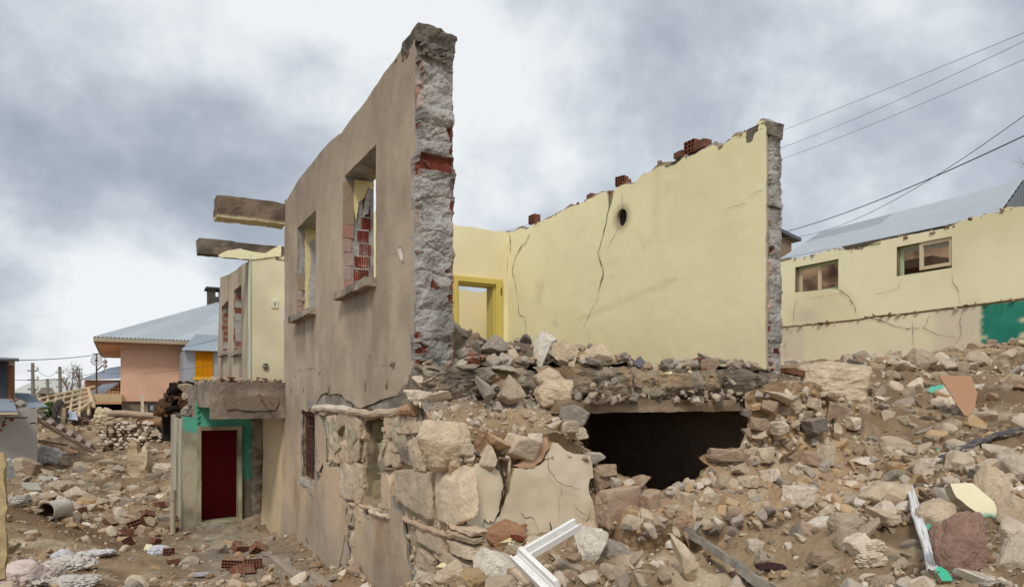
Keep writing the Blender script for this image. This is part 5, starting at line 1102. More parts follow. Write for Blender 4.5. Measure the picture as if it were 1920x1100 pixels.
# hills
def hill(pts,Y,depth,C,name,seed):
    m=MB(); xs=np.array([p[0] for p in pts]); ys=np.array([p[1] for p in pts]); px=np.linspace(xs[0],xs[-1],90); py=np.interp(px,xs,ys); V=[]; nv=14
    for k in range(nv):
        t=k/(nv-1)
        for a,b in zip(px,py):
            p=P(a,750,Y*(1-.35*(1-t))+0); top=P(a,b,Y).z; p.z=-8+(top+8)*math.sin(t*math.pi/2)*(1+.06*float(fbm(p3(a*.02,t*2),1,3,.5,seed)))*1; V.append(tuple(p))
    n=len(px); i,j=np.meshgrid(np.arange(nv-1),np.arange(n-1),indexing='ij'); k=(i*n+j).ravel(); m.add(V,np.stack([k,k+1,k+n+1,k+n],1),C); o=m.build(name,M_DIRT,smooth=True); tag(o,kind='structure')
hill([(-700,742),(-200,738),(-40,736),(20,735),(50,722),(80,713),(100,711),(125,718),(150,722),(190,731),(300,736),(700,741)],900,0,srgb(182,182,174),'hills',1)  # far ridge: distance haze is painted into its pale grey colour
hill([(-700,746),(-60,741),(60,741),(90,742),(110,737),(140,726),(158,724),(180,722),(240,726),(300,730),(700,735)],110,0,srgb(124,122,92),'hills',2)
# ================= debris on the floor slab and on the broken front wall =================
def build_debris():
    # slope over the front wall
    m=MB(); x=np.arange(-.03,1.215,.022); y=np.arange(FR+.035,.10,.022); X,Y=np.meshgrid(x,y,indexing='ij')
    Z=np.where(Y<-.12,Sdeb(X,np.minimum(Y,-.125)),.02)+.04*fbm(p3(X,Y),5,5,.6,3)+.028*np.abs(fbm(p3(X,Y),14,4,.6,6)); Z=Z-.10*ss(X,1.05,1.22)-.05*(1-ss(Y,FR+.03,FR+.09))
    q=p3(X,Y); C=mixc(srgb(176,152,122),srgb(140,116,90),np.clip(.5+fbm(q,3,4,.6,5),0,1)); C=mixc(C,srgb(140,136,128),np.clip(ss(Y,-.35,-.15)*(.4+fbm(q,5,4)),0,.8))
    n=len(y); i,j=np.meshgrid(np.arange(len(x)-1),np.arange(n-1),indexing='ij'); k=(i*n+j).ravel(); m.add(np.stack([X,Y,Z],-1).reshape(-1,3),np.stack([k,k+n,k+n+1,k+1],1),C.reshape(-1,3))
    o=m.build('debris_slope',M_DIRT); tag(o,'tan earth and crushed mortar spilling over the broken front wall','debris',kind='stuff')
    m=MB(); x=np.arange(.0,3.66,.03); y=np.arange(-.50,5.0,.03); X,Y=np.meshgrid(x,y,indexing='ij'); X=X+0
    f=slab_front(X)+.03; Yc=np.maximum(Y,f); Z=.225+pile(X,Yc)+.05*fbm(p3(X,Yc),4,4,.6,13)+.014*fbm(p3(X,Yc),20,3)-.02*(1-ss(Yc-f,.0,.05))
    q=p3(X,Yc); C=mixc(srgb(134,122,106),srgb(104,92,78),np.clip(.5+fbm(q,4,4,.6,15),0,1)); C=mixc(C,srgb(168,140,104),np.clip(fbm(q,3,3,.6,25)*1.6-.2,0,.8))
    n=len(y); i,j=np.meshgrid(np.arange(len(x)-1),np.arange(n-1),indexing='ij'); k=(i*n+j).ravel(); m.add(np.stack([X,Yc,Z],-1).reshape(-1,3),np.stack([k,k+n,k+n+1,k+1],1),C.reshape(-1,3))
    o=m.build('debris_heap',M_DIRT); tag(o,'grey crushed mortar and earth covering the upper floor slab','debris',kind='stuff')
    # on the balcony slab
    m=MB(); g=np.random.default_rng(3); n=700; x=g.uniform(-.93,.0,n); y=g.uniform(4.88,7.6,n); c=np.array([(ROCKC['tan'],ROCKC['grey'],ROCKC['brown'],srgb(120,60,48),ROCKC['ochre'])[i] for i in g.choice(5,n,p=[.35,.2,.25,.08,.12])])
    add_rocks(m,np.stack([x,y,.255+g.uniform(0,.03,n)],1),.012+.05*g.random(n)**2.5,c,2); o=m.build('balcony_rubble',M_ROCKV); tag(o,'small crumbs of mortar and brick strewn on the balcony slab','rubble',kind='stuff')
build_debris()
# ================= small rubble everywhere (beyond counting) =================
def scatter(name,label,n,smin,smax,pw,lod,seed,dens,pal,jit=.0):
    g=np.random.default_rng(seed)
    # candidates over the seen ground, denser near the viewer
    Yv=2.4*(26/2.4)**g.random(n); Xv=Yv*g.uniform(-.95,1.08,n); x=CX+Xv*CA+Yv*SA; y=CY-Xv*SA+Yv*CA
    keep=(g.random(n)<dens(x,y))&~((x>-.02)&(x<3.95)&(y>slab_front(x)-.1)&(y<13))&~((x>xL-.05)&(x<.1)&(y>yp-.05)&(y<9.6))&~((x>-.02)&(x<1.4)&(y>FR-.12)&(y<.0))
    keep&=~((x>1.1)&(x<3.95)&(y>FR-.1)&(y<5))&(x<XE-.1)
    x=x[keep];y=y[keep]; r=np.hypot(x-CX,y-CY); s=(smin+(smax-smin)*g.random(len(x))**pw)*np.clip(r/5,.75,1.7)
    z=Hfull(x,y)+s*.12; ks=g.choice(len(pal),len(x),p=[p for _,p in pal]); c=np.array([pal[i][0] for i in ks])*g.uniform(.82,1.15,(len(x),1))
    m=MB(); add_rocks(m,np.stack([x,y,z],1),s,c,lod,flat=(.4,.85)); o=m.build(name,M_ROCKV,smooth=False); tag(o,label,'rubble',kind='stuff')
RC=ROCKC
PAL=[(np.array(RC['tan']),.36),(np.array(RC['pale']),.2),(np.array(RC['brown']),.14),(np.array(RC['grey']),.13),(np.array(RC['ochre']),.07),(np.array(RC['white']),.04),(srgb(140,80,62),.015),(np.array(RC['dark']),.045)]
def dens1(x,y):
    d=np.full(np.shape(x),.55); st=(x<-.1)&(y<8); d=np.where(st,.30,d)
    d=np.where((x<-.1)&(x>-1.6)&(y>1.5)&(y<6.6),.5,d); d=np.where((x<-1.2)&(y>6.5),.85,d); d=np.where(x>2.5,.95,d)
    return d*np.clip(.55+fbm(p3(x,y),.9,3,.6,91)*1.1,.08,1)
scatter('gravel','fine crumbs of stone and mortar strewn over the ground',70000,.006,.022,2.,1,1,dens1,PAL)
scatter('clods','crumbled earth clods covering the ground',36000,.008,.045,2.4,2,5,lambda x,y:dens1(x,y)*1.3,[(srgb(162,136,106),.5),(srgb(136,110,84),.3),(srgb(182,158,128),.2)])
scatter('small_rubble','fist sized broken stones strewn over the ground',26000,.016,.10,3.0,2,2,lambda x,y:dens1(x,y)*np.where((x<-.1)&(y<8),.5,1.),PAL)
g=np.random.default_rng(8)
def on_slab(n,smax,lod,seed,name,label,pal,kind='stuff'):
    g=np.random.default_rng(seed); x=g.uniform(.02,3.6,n); f=slab_front(x); y=f+.02+(2.2*g.random(n)**1.8); z=.225+pile(x,y)+.05*fbm(p3(x,y),4,4,.6,13)+.005; s=.008+smax*g.random(n)**2.4
    c=np.array([pal[i] for i in g.integers(0,len(pal),n)])*g.uniform(.8,1.15,(n,1)); m=MB(); add_rocks(m,np.stack([x,y,z+s*.3],1),s,c,lod,flat=(.35,.8)); o=m.build(name,M_ROCKV); tag(o,label,'rubble',kind=kind)
on_slab(1300,.07,2,4,'slab_rubble','small grey and brown rubble littering the upper floor slab',[RC['grey'],RC['grey'],RC['dark'],RC['brown'],RC['brown'],RC['tan'],RC['grey'],RC['dark'],RC['brown'],srgb(120,74,60)])
x=g.uniform(.0,1.2,900); y=g.uniform(FR-.04,-.13,900); s=.004+.045*g.random(900)**5; m=MB(); add_rocks(m,np.stack([x,y,Sdeb(x,y)+.028*fbm(p3(x,y),5,5,.6,3)+s*.3],1),s,np.array([(RC['tan'],RC['tan'],RC['pale'],RC['grey'],RC['brown'])[i] for i in g.integers(0,5,900)])*.97,2); o=m.build('slope_rubble',M_ROCKV); tag(o,'small tan stones lying on the earth over the broken front wall','rubble',kind='stuff')
# ================= individual stones =================
MESH={}
def stone_mesh(i,lod=4,block=0.,flat=None):
    k=(i,lod,block)
    if k not in MESH:
        V,F=rock(lod,1000+i,planes=(9,13,18)[i%3],rough=.07,round_=(10,16,22)[i%3],block=block,dmin=.70)
        V=V/np.abs(V).max(0); V=V+V*(.03*fbm(V,5,4,.6,i))[:,None]
        me=bpy.data.meshes.new('rubble_stone'); me.from_pydata([tuple(v) for v in V],[],[tuple(f) for f in F.tolist()]); me.update(); me.shade_smooth() if False else None; MESH[k]=me
    return MESH[k]
def stone(px,py,w,h,kind,label=None,group=None,Y=None,seed=None,block=0.,dz=0.,loc=None,tilt=.3,deep=.8,name='rubble_stone',mi=None,emb=.30):
    g=random.Random(int(px*7+py*13) if seed is None else seed)
    if loc is None:
        # the stone's foot is where its lower third meets the ground
        p,Yd=hit(px,py+h*.40) if Y is None else (P(px,py,Y),Y)
        if Y is None: Yd=Yd+emb*w*Yd/1280; p=P(px,py,Yd)
        f=Yd/1280; dz=dz-h*f*.28
    else: p,Yd=loc
    f=Yd/1280; me=stone_mesh(g.randrange(40) if mi is None else mi,4 if w>22 else 3,block)
    key=(me.name,kind); 
    if key not in MESH:
        c=me.copy(); c.name='rubble_stone'; c.materials.append(M_ST[kind] if kind!='rand' else M_STR); MESH[key]=c
    o=bpy.data.objects.new(name,MESH[key]); COL.objects.link(o)
    o.scale=(w*f*.60,w*f*.5*deep*g.uniform(.8,1.1),h*f*.66); o.location=p+Vector((0,0,h*f*.28+dz)); o.rotation_euler=(g.uniform(-tilt,tilt)*.5,g.uniform(-tilt,tilt),-YAW+g.choice((0,math.pi))+g.uniform(-.3,.3))
    tag(o,label or LBL.get(kind),'stone',group or ('loose %s stones in the rubble'%KW.get(kind,kind))); return o
KW={'cream':'cream','rand':'limestone','tan':'tan','pale':'pale','white':'whitish','grey':'grey','dark':'dark','brown':'brown','red':'reddish','ochre':'ochre','olive':'olive'}
LBL={k:'loose %s stone lying among the rubble'%v for k,v in KW.items()}
LBL['rand']='loose broken limestone lying among the rubble'
NAMED=[
 (835,838,92,86,'cream','big rounded pale boulder capping the corner of the stone wall',.25,-.46),
 (925,1062,78,66,'white','large white boulder left of the broken white window frame',None,None),
 (1150,1031,56,40,'grey','smooth slate grey stone right of the white window frame',None,None),
 (1794,1032,98,112,'red','big reddish brown boulder right of the white strip at lower right',None,None),
 (1569,719,132,66,'cream','largest pale boulder beside the torn wall end on the rubble crest',None,None),
 (1726,674,46,40,'tan','upright tan boulder on the crest below the yellow shell',None,None),
 (1062,664,48,40,'cream','rounded tan boulder on the floor slab edge',None,None),
 (1120,666,62,36,'cream','pale pink boulder on the slab before the yellow wall',None,None),
 (1022,640,46,40,'white','topmost white stone of the pile on the slab',None,None),
 (1010,668,42,46,'white','jagged white lump leaning below the topmost stone of the slab pile',None,None),
 (1031,708,60,36,'cream','flat pale stone hanging over the slab edge left of the opening',None,None),
 (1038,740,70,48,'cream','long pale stone wedged under the flat one at the slab edge',None,None),
 (1080,779,52,34,'grey','pale grey wedge of stone at the upper left corner of the dark opening',None,None),
 (1316,700,56,42,'brown','squat grey brown block on the slab near the torn wall end',None,None),
 (1329,676,32,22,'grey','small grey stone sitting on the squat block',None,None),
 (931,648,54,32,'grey','grey mortar block lying behind the tall wall end',None,None),
 (893,655,32,28,'dark','dark rounded stone next to the tall wall end on the slab',None,None),
 (915,738,42,46,'grey','grey angular stone in the gap below the slab',None,None),
 (958,733,46,46,'tan','peaked tan stone in front of the gap below the slab',None,None),
 (1656,931,88,42,'cream','wide tan rock at the head of the white strip',None,None),
 (1671,976,66,44,'cream','knobbly tan rock left of the white strip',None,None),
 (1755,969,64,54,'cream','pale rock between the white strip and the yellow painted slab',None,None),
 (1861,916,60,84,'cream','tall pale block above the yellow painted slab',None,None),
 (1900,884,46,50,'pale','rounded pale rock at the right edge above the tall block',None,None),
 (1908,968,58,70,'cream','pale square rock at the right edge beside the yellow painted slab',None,None),
 (1904,1038,56,86,'pale','big pale rock at the right edge beside the reddish boulder',None,None),
 (1842,1088,84,40,'white','whitish rock under the reddish boulder at the bottom edge',None,None),
 (1293,1062,52,90,'cream','tall crumbly pale lump left of the grey plank',None,None),
 (1108,1030,54,62,'white','leaning white slab of stone touching the window frame',None,None),
 (892,1088,44,34,'ochre','ochre stone below the corner of the front wall',None,None),
 (300,880,56,20,'pale','long flat pale stone on the bank left of the porch',None,None),
 (850,1075,60,40,'cream','broad tan stone at the foot of the corner masonry',None,None),
 (1468,750,1,1,'tan',None,None,None),
]
for px,py,w,h,k,lab,xo,yo in NAMED:
    if lab is None: continue
    if xo is not None:
        a=ony(px,py,-.52); Yd=to_px(a[0],-.52,a[1])[2]; stone(px,py,w*.95,h*.95,k,lab,loc=(Vector((a[0],-.52,a[1]-h*Yd/1280*.28)),Yd),block=0.,tilt=.1,deep=1.,mi=41)
    else: stone(px,py,w*1.04,h*1.04,k,lab,tilt=.12,mi=2+3*(int(px)%9),emb=(-.55 if (1020<px<1095 and py>700) or (px in (915,958)) else .0) if 880<px<1340 and py<800 else .2)
MORE=[(1635,955,38,22,'tan'),(1588,982,56,40,'tan'),(1624,996,42,38,'tan'),(1584,1010,46,40,'tan'),(1595,1026,32,24,'pale'),(1682,895,42,28,'grey'),(1871,846,52,32,'pale'),(1791,842,36,20,'grey'),(1544,1047,52,26,'brown'),(1435,1047,44,26,'grey'),(1415,1026,30,30,'pale'),
 (1196,687,26,18,'dark'),(892,722,30,18,'pale'),(1132,684,30,15,'pale'),(983,678,26,14,'grey'),(1696,788,34,18,'tan'),(1747,786,48,22,'grey'),(1729,810,38,12,'grey'),(1689,828,36,20,'red'),(1718,828,34,18,'grey'),(1760,708,40,18,'tan'),(1825,729,38,18,'white'),(1700,758,30,18,'grey'),(1650,740,40,24,'tan'),(1665,775,38,26,'tan'),
 (1765,760,34,20,'pale'),(1780,688,40,22,'pale'),(1800,705,34,18,'brown'),(1880,700,30,14,'tan'),(1905,640,26,10,'white'),(1850,665,30,12,'tan'),(1010,1080,40,30,'tan'),(1060,1062,52,44,'tan'),(1150,1075,44,48,'tan'),(1190,1050,30,30,'tan'),(1080,1045,32,28,'brown'),(1105,1085,44,30,'pale'),(1050,1088,40,26,'pale'),
 (940,1094,60,26,'tan'),(985,1075,40,36,'brown'),(1130,1005,26,16,'pale'),(1205,1072,40,20,'tan'),(1250,1090,46,24,'brown'),(1225,1010,26,18,'tan'),(1190,1010,22,14,'tan'),(1300,1018,40,30,'brown'),(1345,1008,36,22,'tan'),(1372,1000,40,30,'grey'),(1480,1000,24,12,'tan'),(1530,1080,40,22,'tan'),(1660,1090,40,22,'tan'),(1690,1060,36,24,'tan'),(1715,905,26,30,'ochre'),(1735,930,30,22,'brown'),(1780,905,30,20,'pale'),(1810,880,30,20,'tan'),(1835,860,30,18,'tan'),(1750,880,24,14,'tan'),
 (1640,885,30,20,'tan'),(1700,860,24,14,'tan'),(1725,760,24,14,'tan'),(1780,1000,26,20,'tan'),(1740,1010,24,18,'tan'),(1850,1010,40,30,'brown'),(1870,1050,40,26,'tan'),(1890,1095,50,30,'grey'),(800,1085,50,34,'pale'),(830,1095,36,20,'tan'),(790,1065,30,22,'tan'),(870,1050,36,20,'pale'),(905,1035,30,18,'tan'),(965,1030,26,16,'tan'),
 # street and bank at the left
 (60,998,30,22,'pale'),(140,925,46,22,'pale'),(172,850,30,13,'pale'),(155,873,36,12,'tan'),(200,865,34,20,'tan'),(120,870,26,18,'tan'),(95,890,30,14,'tan'),(110,912,56,22,'tan'),(70,955,44,26,'pale'),(85,930,40,18,'tan'),(150,905,40,16,'tan'),(180,890,34,14,'pale'),(215,880,26,14,'grey'),(235,895,24,12,'tan'),(130,948,40,18,'pale'),(165,955,34,16,'pale'),(225,962,36,20,'pale'),(190,940,26,14,'tan'),(215,920,30,14,'tan'),(250,915,24,12,'pale'),(275,905,22,10,'tan'),(205,910,22,12,'grey'),(160,1010,20,14,'pale'),(135,985,26,14,'ochre'),(320,848,26,14,'pale'),(282,862,20,12,'tan'),(308,895,24,13,'grey'),(290,845,18,10,'pale'),(325,870,14,10,'tan'),(262,880,20,12,'pale'),(15,1035,34,30,'olive'),(240,940,26,12,'grey'),(265,930,22,12,'tan'),(180,970,36,14,'pale'),(212,975,60,16,'grey'),(245,968,30,12,'pale'),(40,935,36,14,'grey'),(60,885,28,12,'grey'),(95,850,26,14,'pale'),
 (630,1080,54,20,'grey'),(605,1095,50,26,'grey'),(645,1062,24,12,'grey'),(560,1075,24,14,'grey'),(535,1055,24,14,'grey'),(500,1040,20,12,'grey'),(480,1015,16,10,'grey'),(445,1045,30,18,'ochre'),(345,1000,16,10,'grey'),(360,1028,22,12,'grey'),(385,1012,18,9,'grey'),(410,1030,40,22,'grey'),(430,1025,16,10,'tan'),(505,1010,20,9,'grey'),(540,1045,30,14,'grey'),(515,1060,20,12,'tan'),(590,1080,26,20,'grey'),(455,1000,26,8,'dark')]
for t_ in MORE: stone(*t_)
def random_stones(n,seed):
    g=np.random.default_rng(seed); c=0
    boxes=[(80,330,840,985,.36,12,34),(1420,1910,690,860,.28,14,38),(1560,1915,860,1095,.22,16,44),(960,1560,985,1095,.14,14,36)]
    for k in range(n):
        b=boxes[int(g.choice(4,p=[.36,.28,.22,.14]))]; px=g.uniform(b[0],b[1]); py=g.uniform(b[2],b[3]); w=g.uniform(b[5],b[6])*.85; 
        p,Yd=hit(px,py)
        if 0<p.x<3.95 and p.y>-.7: continue
        if p.x>XE-.3: continue
        stone(px,py,w,w*g.uniform(.45,.75),'rand')
random_stones(150,5)
# ================= built things =================
def at(px,py): return hit(px,py)
# hollow bricks
def brick_mesh(L_=.19,W_=.135,H_=.19,broken=0.,cells=(4,3)):
    m=MB(); c=srgb(124,78,62); t=.010; nx,nz=cells; xs=np.linspace(-L_/2,L_/2,nx+1); zs=np.linspace(0,H_,nz+1)
    for x in xs: add_box(m,x-t/2,x+t/2,-W_/2,W_/2,0,H_,C=c)
    for i in range(nx):
        for z in zs: add_box(m,xs[i]+t/2,xs[i+1]-t/2,-W_/2+.0005,W_/2-.0005,z-t/2+.0005 if z>0 else 0,z+t/2,C=c*.93)
    add_box(m,-L_/2+t/2,L_/2-t/2,-.01,.01,.001,H_-.001,C=c*.6)
    return m
BMESH=[]
for c_ in ((6,4),(4,3),(3,3),(7,3)):
    o=brick_mesh(.28 if c_[0]>5 else .19,.19 if c_[0]==7 else .135,.135 if c_[0]>5 else .16,0,c_).build('hollow_brick',M_BRICK); BMESH.append(o.data); bpy.data.objects.remove(o)
def sbrick():
    m=MB(); add_box(m,-.10,.10,-.065,.065,0,.10,C=lambda V:mixc(srgb(128,84,68),srgb(104,72,60),np.clip(.5+fbm(V,9,3),0,1)),sub=.03,noise_=.008,seed=random.randrange(99)); o=m.build('red_brick',M_BRICK); d=o.data; bpy.data.objects.remove(o); return d
SB=[sbrick() for _ in range(3)]
def brick(px,py,s,rot,kind,label,group=None,Y=None,z=None,loc=None):
    p=at(px,py)[0] if loc is None else Vector(loc); o=bpy.data.objects.new('hollow_brick' if kind<4 else 'red_brick',BMESH[kind] if kind<4 else SB[kind-4]); COL.objects.link(o); o.location=p; o.rotation_euler=rot; s*=.78; o.scale=(s,s,s); tag(o,label,'brick',group); return o
brick(450,1075,1.05,(.9,.15,.4),0,'red hollow brick with its grid of cells facing up in the street')
brick(437,1062,1.0,(.15,.1,-.3),3,'dusty hollow brick lying left of the one with upturned cells')
brick(473,1066,.95,(-.5,.1,.25),0,'hollow brick half buried behind the one with upturned cells')
brick(315,1042,.85,(.0,.05,.2),1,'hollow brick with a clear bag snagged behind it')
brick(325,1056,.85,(.1,.0,.1),4,'small solid red brick fragment lying flat in the street')
brick(290,1018,.9,(.2,.3,.9),5,'reddish broken brick behind the clear bag')
brick(447,1032,1.2,(.4,.2,.5),5,'large broken red brick piece before the porch pier')
brick(478,1036,1.1,(.7,.5,.2),2,'red hollow brick fragment standing on edge before the side wall')
brick(445,1022,.8,(.2,.3,1.2),4,'thin red brick shard on top of the rubble before the porch')
for i,(px,py,s,k) in enumerate(((235,1005,1.3,5),(222,1000,1.2,4),(205,985,1.2,5),(212,995,1.2,1),(260,990,1.3,1),(292,978,1.2,5),(300,950,1.1,4),(275,935,1.0,6),(150,960,1.2,5),(230,930,1.0,4),(243,1020,.8,1),(255,958,1.1,2),(277,968,1.1,5),(310,945,1.1,4),(325,995,1.0,5))[::2]):
    brick(px,py,s,(random.uniform(-.5,.5),random.uniform(-.5,.5),random.uniform(0,3)),k,'broken red brick scattered over the street rubble','bricks strewn over the street rubble')
def topbrick(px,py,s,kind,label,rot=(0,0,0),x=XC+.10): a=onx(px,py,x); return brick(0,0,s,rot,kind,label,loc=(x,a[0],a[1]))
topbrick(1317,281,1.15,5,'thick brick chunk standing on the yellow wall top near its torn end',(0,0,1.5)); topbrick(1299,288,1.1,2,'ribbed red brick next to the thick chunk on the wall top',(0,0,1.57)); 
topbrick(1276,297,.9,5,'mortar crusted block with yellow paint below the thick chunk on the wall top',(0,0,1.57)); topbrick(1238,310,.5,4,'tiny brick crumb poised on the middle of the yellow wall top',(0,.3,.5)); topbrick(1166,349,.95,1,'hollow red brick on the wall top above the flue hole',(0,0,1.9)); topbrick(1175,348,.8,6,'rounded mortar lump touching the hollow brick above the flue hole',(0,.2,1.4))
topbrick(1002,420,1.1,1,'hollow brick at the low end of the yellow wall top',(0,0,1.65)); topbrick(1108,372,.7,6,'mortar stub on the wall top left of the long crack',(0,.1,1.5))
# loose bricks on balcony
for px,py,s,l in ((430,709,.9,'dark red brick lying on the left part of the balcony slab'),(490,705,.8,'light red brick tilted on the right part of the balcony slab')):
    a=ony(px,py,5.1); brick(0,0,s,(.2,.1,.6),4,l,loc=(a[0],5.1,.25))
# white plastic window frame
WF=empty('broken_window_frame',at(1010,1085)[0],'broken white plastic window frame corner lying in the foreground rubble','window frame')
def bar(a,b,w,h,C,name,par,mat=M_PAINT,prof=True,n=Vector((0,0,1))):
    a=Vector(a);b=Vector(b); d=(b-a).normalized(); s=d.cross(n).normalized(); u=s.cross(d).normalized(); m=MB(); L_=(b-a).length
    def bx(s0,s1,u0,u1,C): 
        V=[a+d*q+s*x+u*y for q in (0,L_) for y in (u0,u1) for x in (s0,s1)]; m.add(np.array([tuple(v) for v in V]),[(0,2,3,1),(4,5,7,6),(0,1,5,4),(2,6,7,3),(0,4,6,2),(1,3,7,5)],C)
    bx(-w/2,w/2,0,h*.45,C); bx(-w/2,-w/2+w*.3,h*.45,h,C); bx(w*.38,w/2,h*.45,h*.7,C); bx(-w*.05,0,h*.45,h*.6,C*.8)
    return m.build(name,mat,par)
cWf=srgb(240,238,234)
A=P(978,1052,3.55);B=P(1082,990,3.95); nrm=Vector((-.45,-.35,.85)).normalized(); bar(A,B,.060,.055,cWf,'frame_bar',WF,M_FRAME,n=nrm)
A2=P(972,1046,3.50);B2=P(1040,1112,3.12); bar(A2,B2,.078,.055,cWf,'frame_bar',WF,M_FRAME,n=nrm)
# grey timber plank
def plank(p0,p1,w,t,C,name,label,cat,up=Vector((0,0,1)),mat=M_WOOD,seed=1,amp=.012,taper=1.,bend=0.):
    p0=Vector(p0);p1=Vector(p1); d=(p1-p0); L_=d.length; d.normalize(); s=d.cross(up).normalized(); u=s.cross(d); n=max(6,int(L_/.03)); nw=7; m=MB(); V=[]
    ring=[(-1,-1),(-.5,-1),(0,-1),(.5,-1),(1,-1),(1,0),(1,1),(.5,1),(0,1),(-.5,1),(-1,1),(-1,0)]
    for i in range(n+1):
        t_=i/n; ww=w*(1-(1-taper)*t_)
        for a,b in ring: V.append(p0+d*L_*t_+s*a*ww/2+u*(b*t/2+bend*math.sin(math.pi*t_)))
    V=np.array([tuple(v) for v in V]); V=V+np.stack([fbm(V,8,4,.6,seed+k) for k in range(3)],-1)*amp
    k=len(ring); F=[(i*k+j,i*k+(j+1)%k,(i+1)*k+(j+1)%k,(i+1)*k+j) for i in range(n) for j in range(k)]+[tuple(range(k-1,-1,-1)),tuple(n*k+j for j in range(k))]
    m.add(V,F,mixc(C,np.array(C)*.7,np.clip(.5+fbm(V*[3,3,1],6,4,.6,seed),0,1))); o=m.build(name,mat); tag(o,label,cat); return o
a=at(1280,1002)[0]+Vector((0,0,.05)); b=P(1435,1096,3.72); plank(a,b,.11,.045,srgb(150,142,130),'timber_plank','weathered grey timber plank lying slantwise in the foreground earth','plank',up=Vector((.2,-.5,.8)),seed=4)
a=ony(1305,972,-.98);b=ony(1515,968,-1.02); plank((a[0],-.98,a[1]),(b[0],-1.02,b[1]),.10,.05,srgb(196,158,128),'pink_board','long pinkish board edge level in the earth below the dark opening','board',seed=6,amp=.008)
# yellow painted slab with teal edge
def chunk(px,py,pts,th,col,edge,label,name='painted_plaster_chunk',tilt=(.5,0,0),mat=M_YEL,dz=.03,band=None,cat='plaster chunk'):
    p,Yd=at(px,py); f=Yd/1280; m=MB(); Q=resample([(a*f,-b*f) for a,b in pts],.03,.006,int(px)); e=Euler((tilt[0],tilt[1],tilt[2]-YAW)).to_matrix(); Rm=np.array(e)
    fr=lambda a,b,c: (np.stack([a,b,-c],-1)@Rm.T)+np.array(p)+np.array([0,0,dz])
    cf=(lambda a,b:mixc(np.array(col),cTEAL if band else col,ss(-b/f,band,band+2))) if band is not None else col
    sheet(m,Q,fr,th,(),.03,disp=lambda a,b:.004*fbm(p3(a,b),9,3),col=cf,edgecol=edge,backcol=np.array(edge),edge_noise=.006,back=True); o=m.build(name,mat); tag(o,label,cat); return o
chunk(1826,970,[(-38,-32),(8,-38),(38,-8),(40,24),(36,34),(10,30),(-16,10),(-32,-4)],.06,srgb(226,218,182),srgb(150,140,120),'pale yellow painted plaster slab with a teal edge beside the reddish boulder',tilt=(1.0,.12,0),band=24,dz=.10)
chunk(1757,738,[(-22,6),(-8,-8),(16,-12),(18,-4),(0,6),(-14,12)],.04,srgb(90,176,152),srgb(170,160,140),'teal painted plaster sliver beside the brown board on the slope',tilt=(.7,0,0),dz=.06)
chunk(1745,1002,[(-18,8),(-8,-4),(16,-10),(14,0),(0,8)],.03,srgb(90,176,152),srgb(170,160,140),'teal painted plaster sliver left of the reddish boulder',tilt=(.8,0,0),dz=.05)
chunk(1769,1092,[(-12,-12),(0,-16),(12,-8),(12,12),(-6,12)],.03,srgb(70,180,146),srgb(150,140,120),'teal plaster piece at the bottom edge under the reddish boulder',tilt=(.9,0,0),dz=.04)
chunk(1761,848,[(-5,-3),(4,-4),(5,3),(-3,4)],.02,srgb(90,176,152),srgb(150,140,120),'tiny teal plaster chip on the earth below the brown board',tilt=(.8,0,0),dz=.02)
chunk(943,1024,[(-16,8),(-14,-6),(4,-10),(18,-2),(18,6)],.03,srgb(222,214,164),srgb(170,160,140),'pale yellow plaster piece behind the large white boulder',tilt=(.6,0,0),dz=.05)
chunk(838,1068,[(-20,6),(-12,-6),(8,-4),(18,6)],.03,srgb(222,214,170),srgb(170,160,140),'pale yellow plaster piece at the foot of the corner masonry',tilt=(.6,0,0),dz=.04)
chunk(278,1030,[(-8,8),(-6,-6),(6,-4),(8,8)],.02,srgb(218,212,170),srgb(160,150,130),'pale yellow plaster piece beside the clear bag in the street',tilt=(.9,0,0),dz=.04)
for i,(px,py,a) in enumerate(((1152,697,.2),(1172,704,.5),(1186,711,-.3),(1195,700,.1),(1222,716,.7),(1253,703,.0),(1298,703,.2),(1355,688,.1),(1376,705,.4),(1130,702,.3),(1208,706,.9),(1240,722,.2))):
    chunk(px,py,[(-11,3),(-7,-5),(6,-6),(12,1),(3,6)],.02,srgb(224,218,178),srgb(170,160,140),'cream painted plaster flake lying on the slab edge',tilt=(.6,a,a*2),dz=.03)['group']='cream plaster flakes on the slab edge'
chunk(1198,688,[(-13,2),(4,-12),(12,2),(0,12)],.015,srgb(96,92,100),srgb(90,86,90),'dark grey square tile standing on the slab edge',name='grey_tile',tilt=(1.2,0,.0),dz=.05,mat=M_PAINT,cat='tile')
chunk(984,728,[(-12,-16),(2,-18),(12,4),(10,18),(-4,10)],.03,srgb(160,156,122),srgb(120,112,92),'olive grey plaster piece leaning in the gap under the slab',tilt=(1.1,0,0),dz=.05)
# brown triangular board
chunk(1800,780,[(-30,-42),(33,-41),(36,-4),(22,22),(6,44),(-4,40),(-16,0)],.008,srgb(172,132,102),srgb(140,104,76),'brown triangular hardboard piece stuck upright in the slope','hardboard_piece',tilt=(1.15,0,.05),dz=.22,mat=M_PAINT,cat='board')
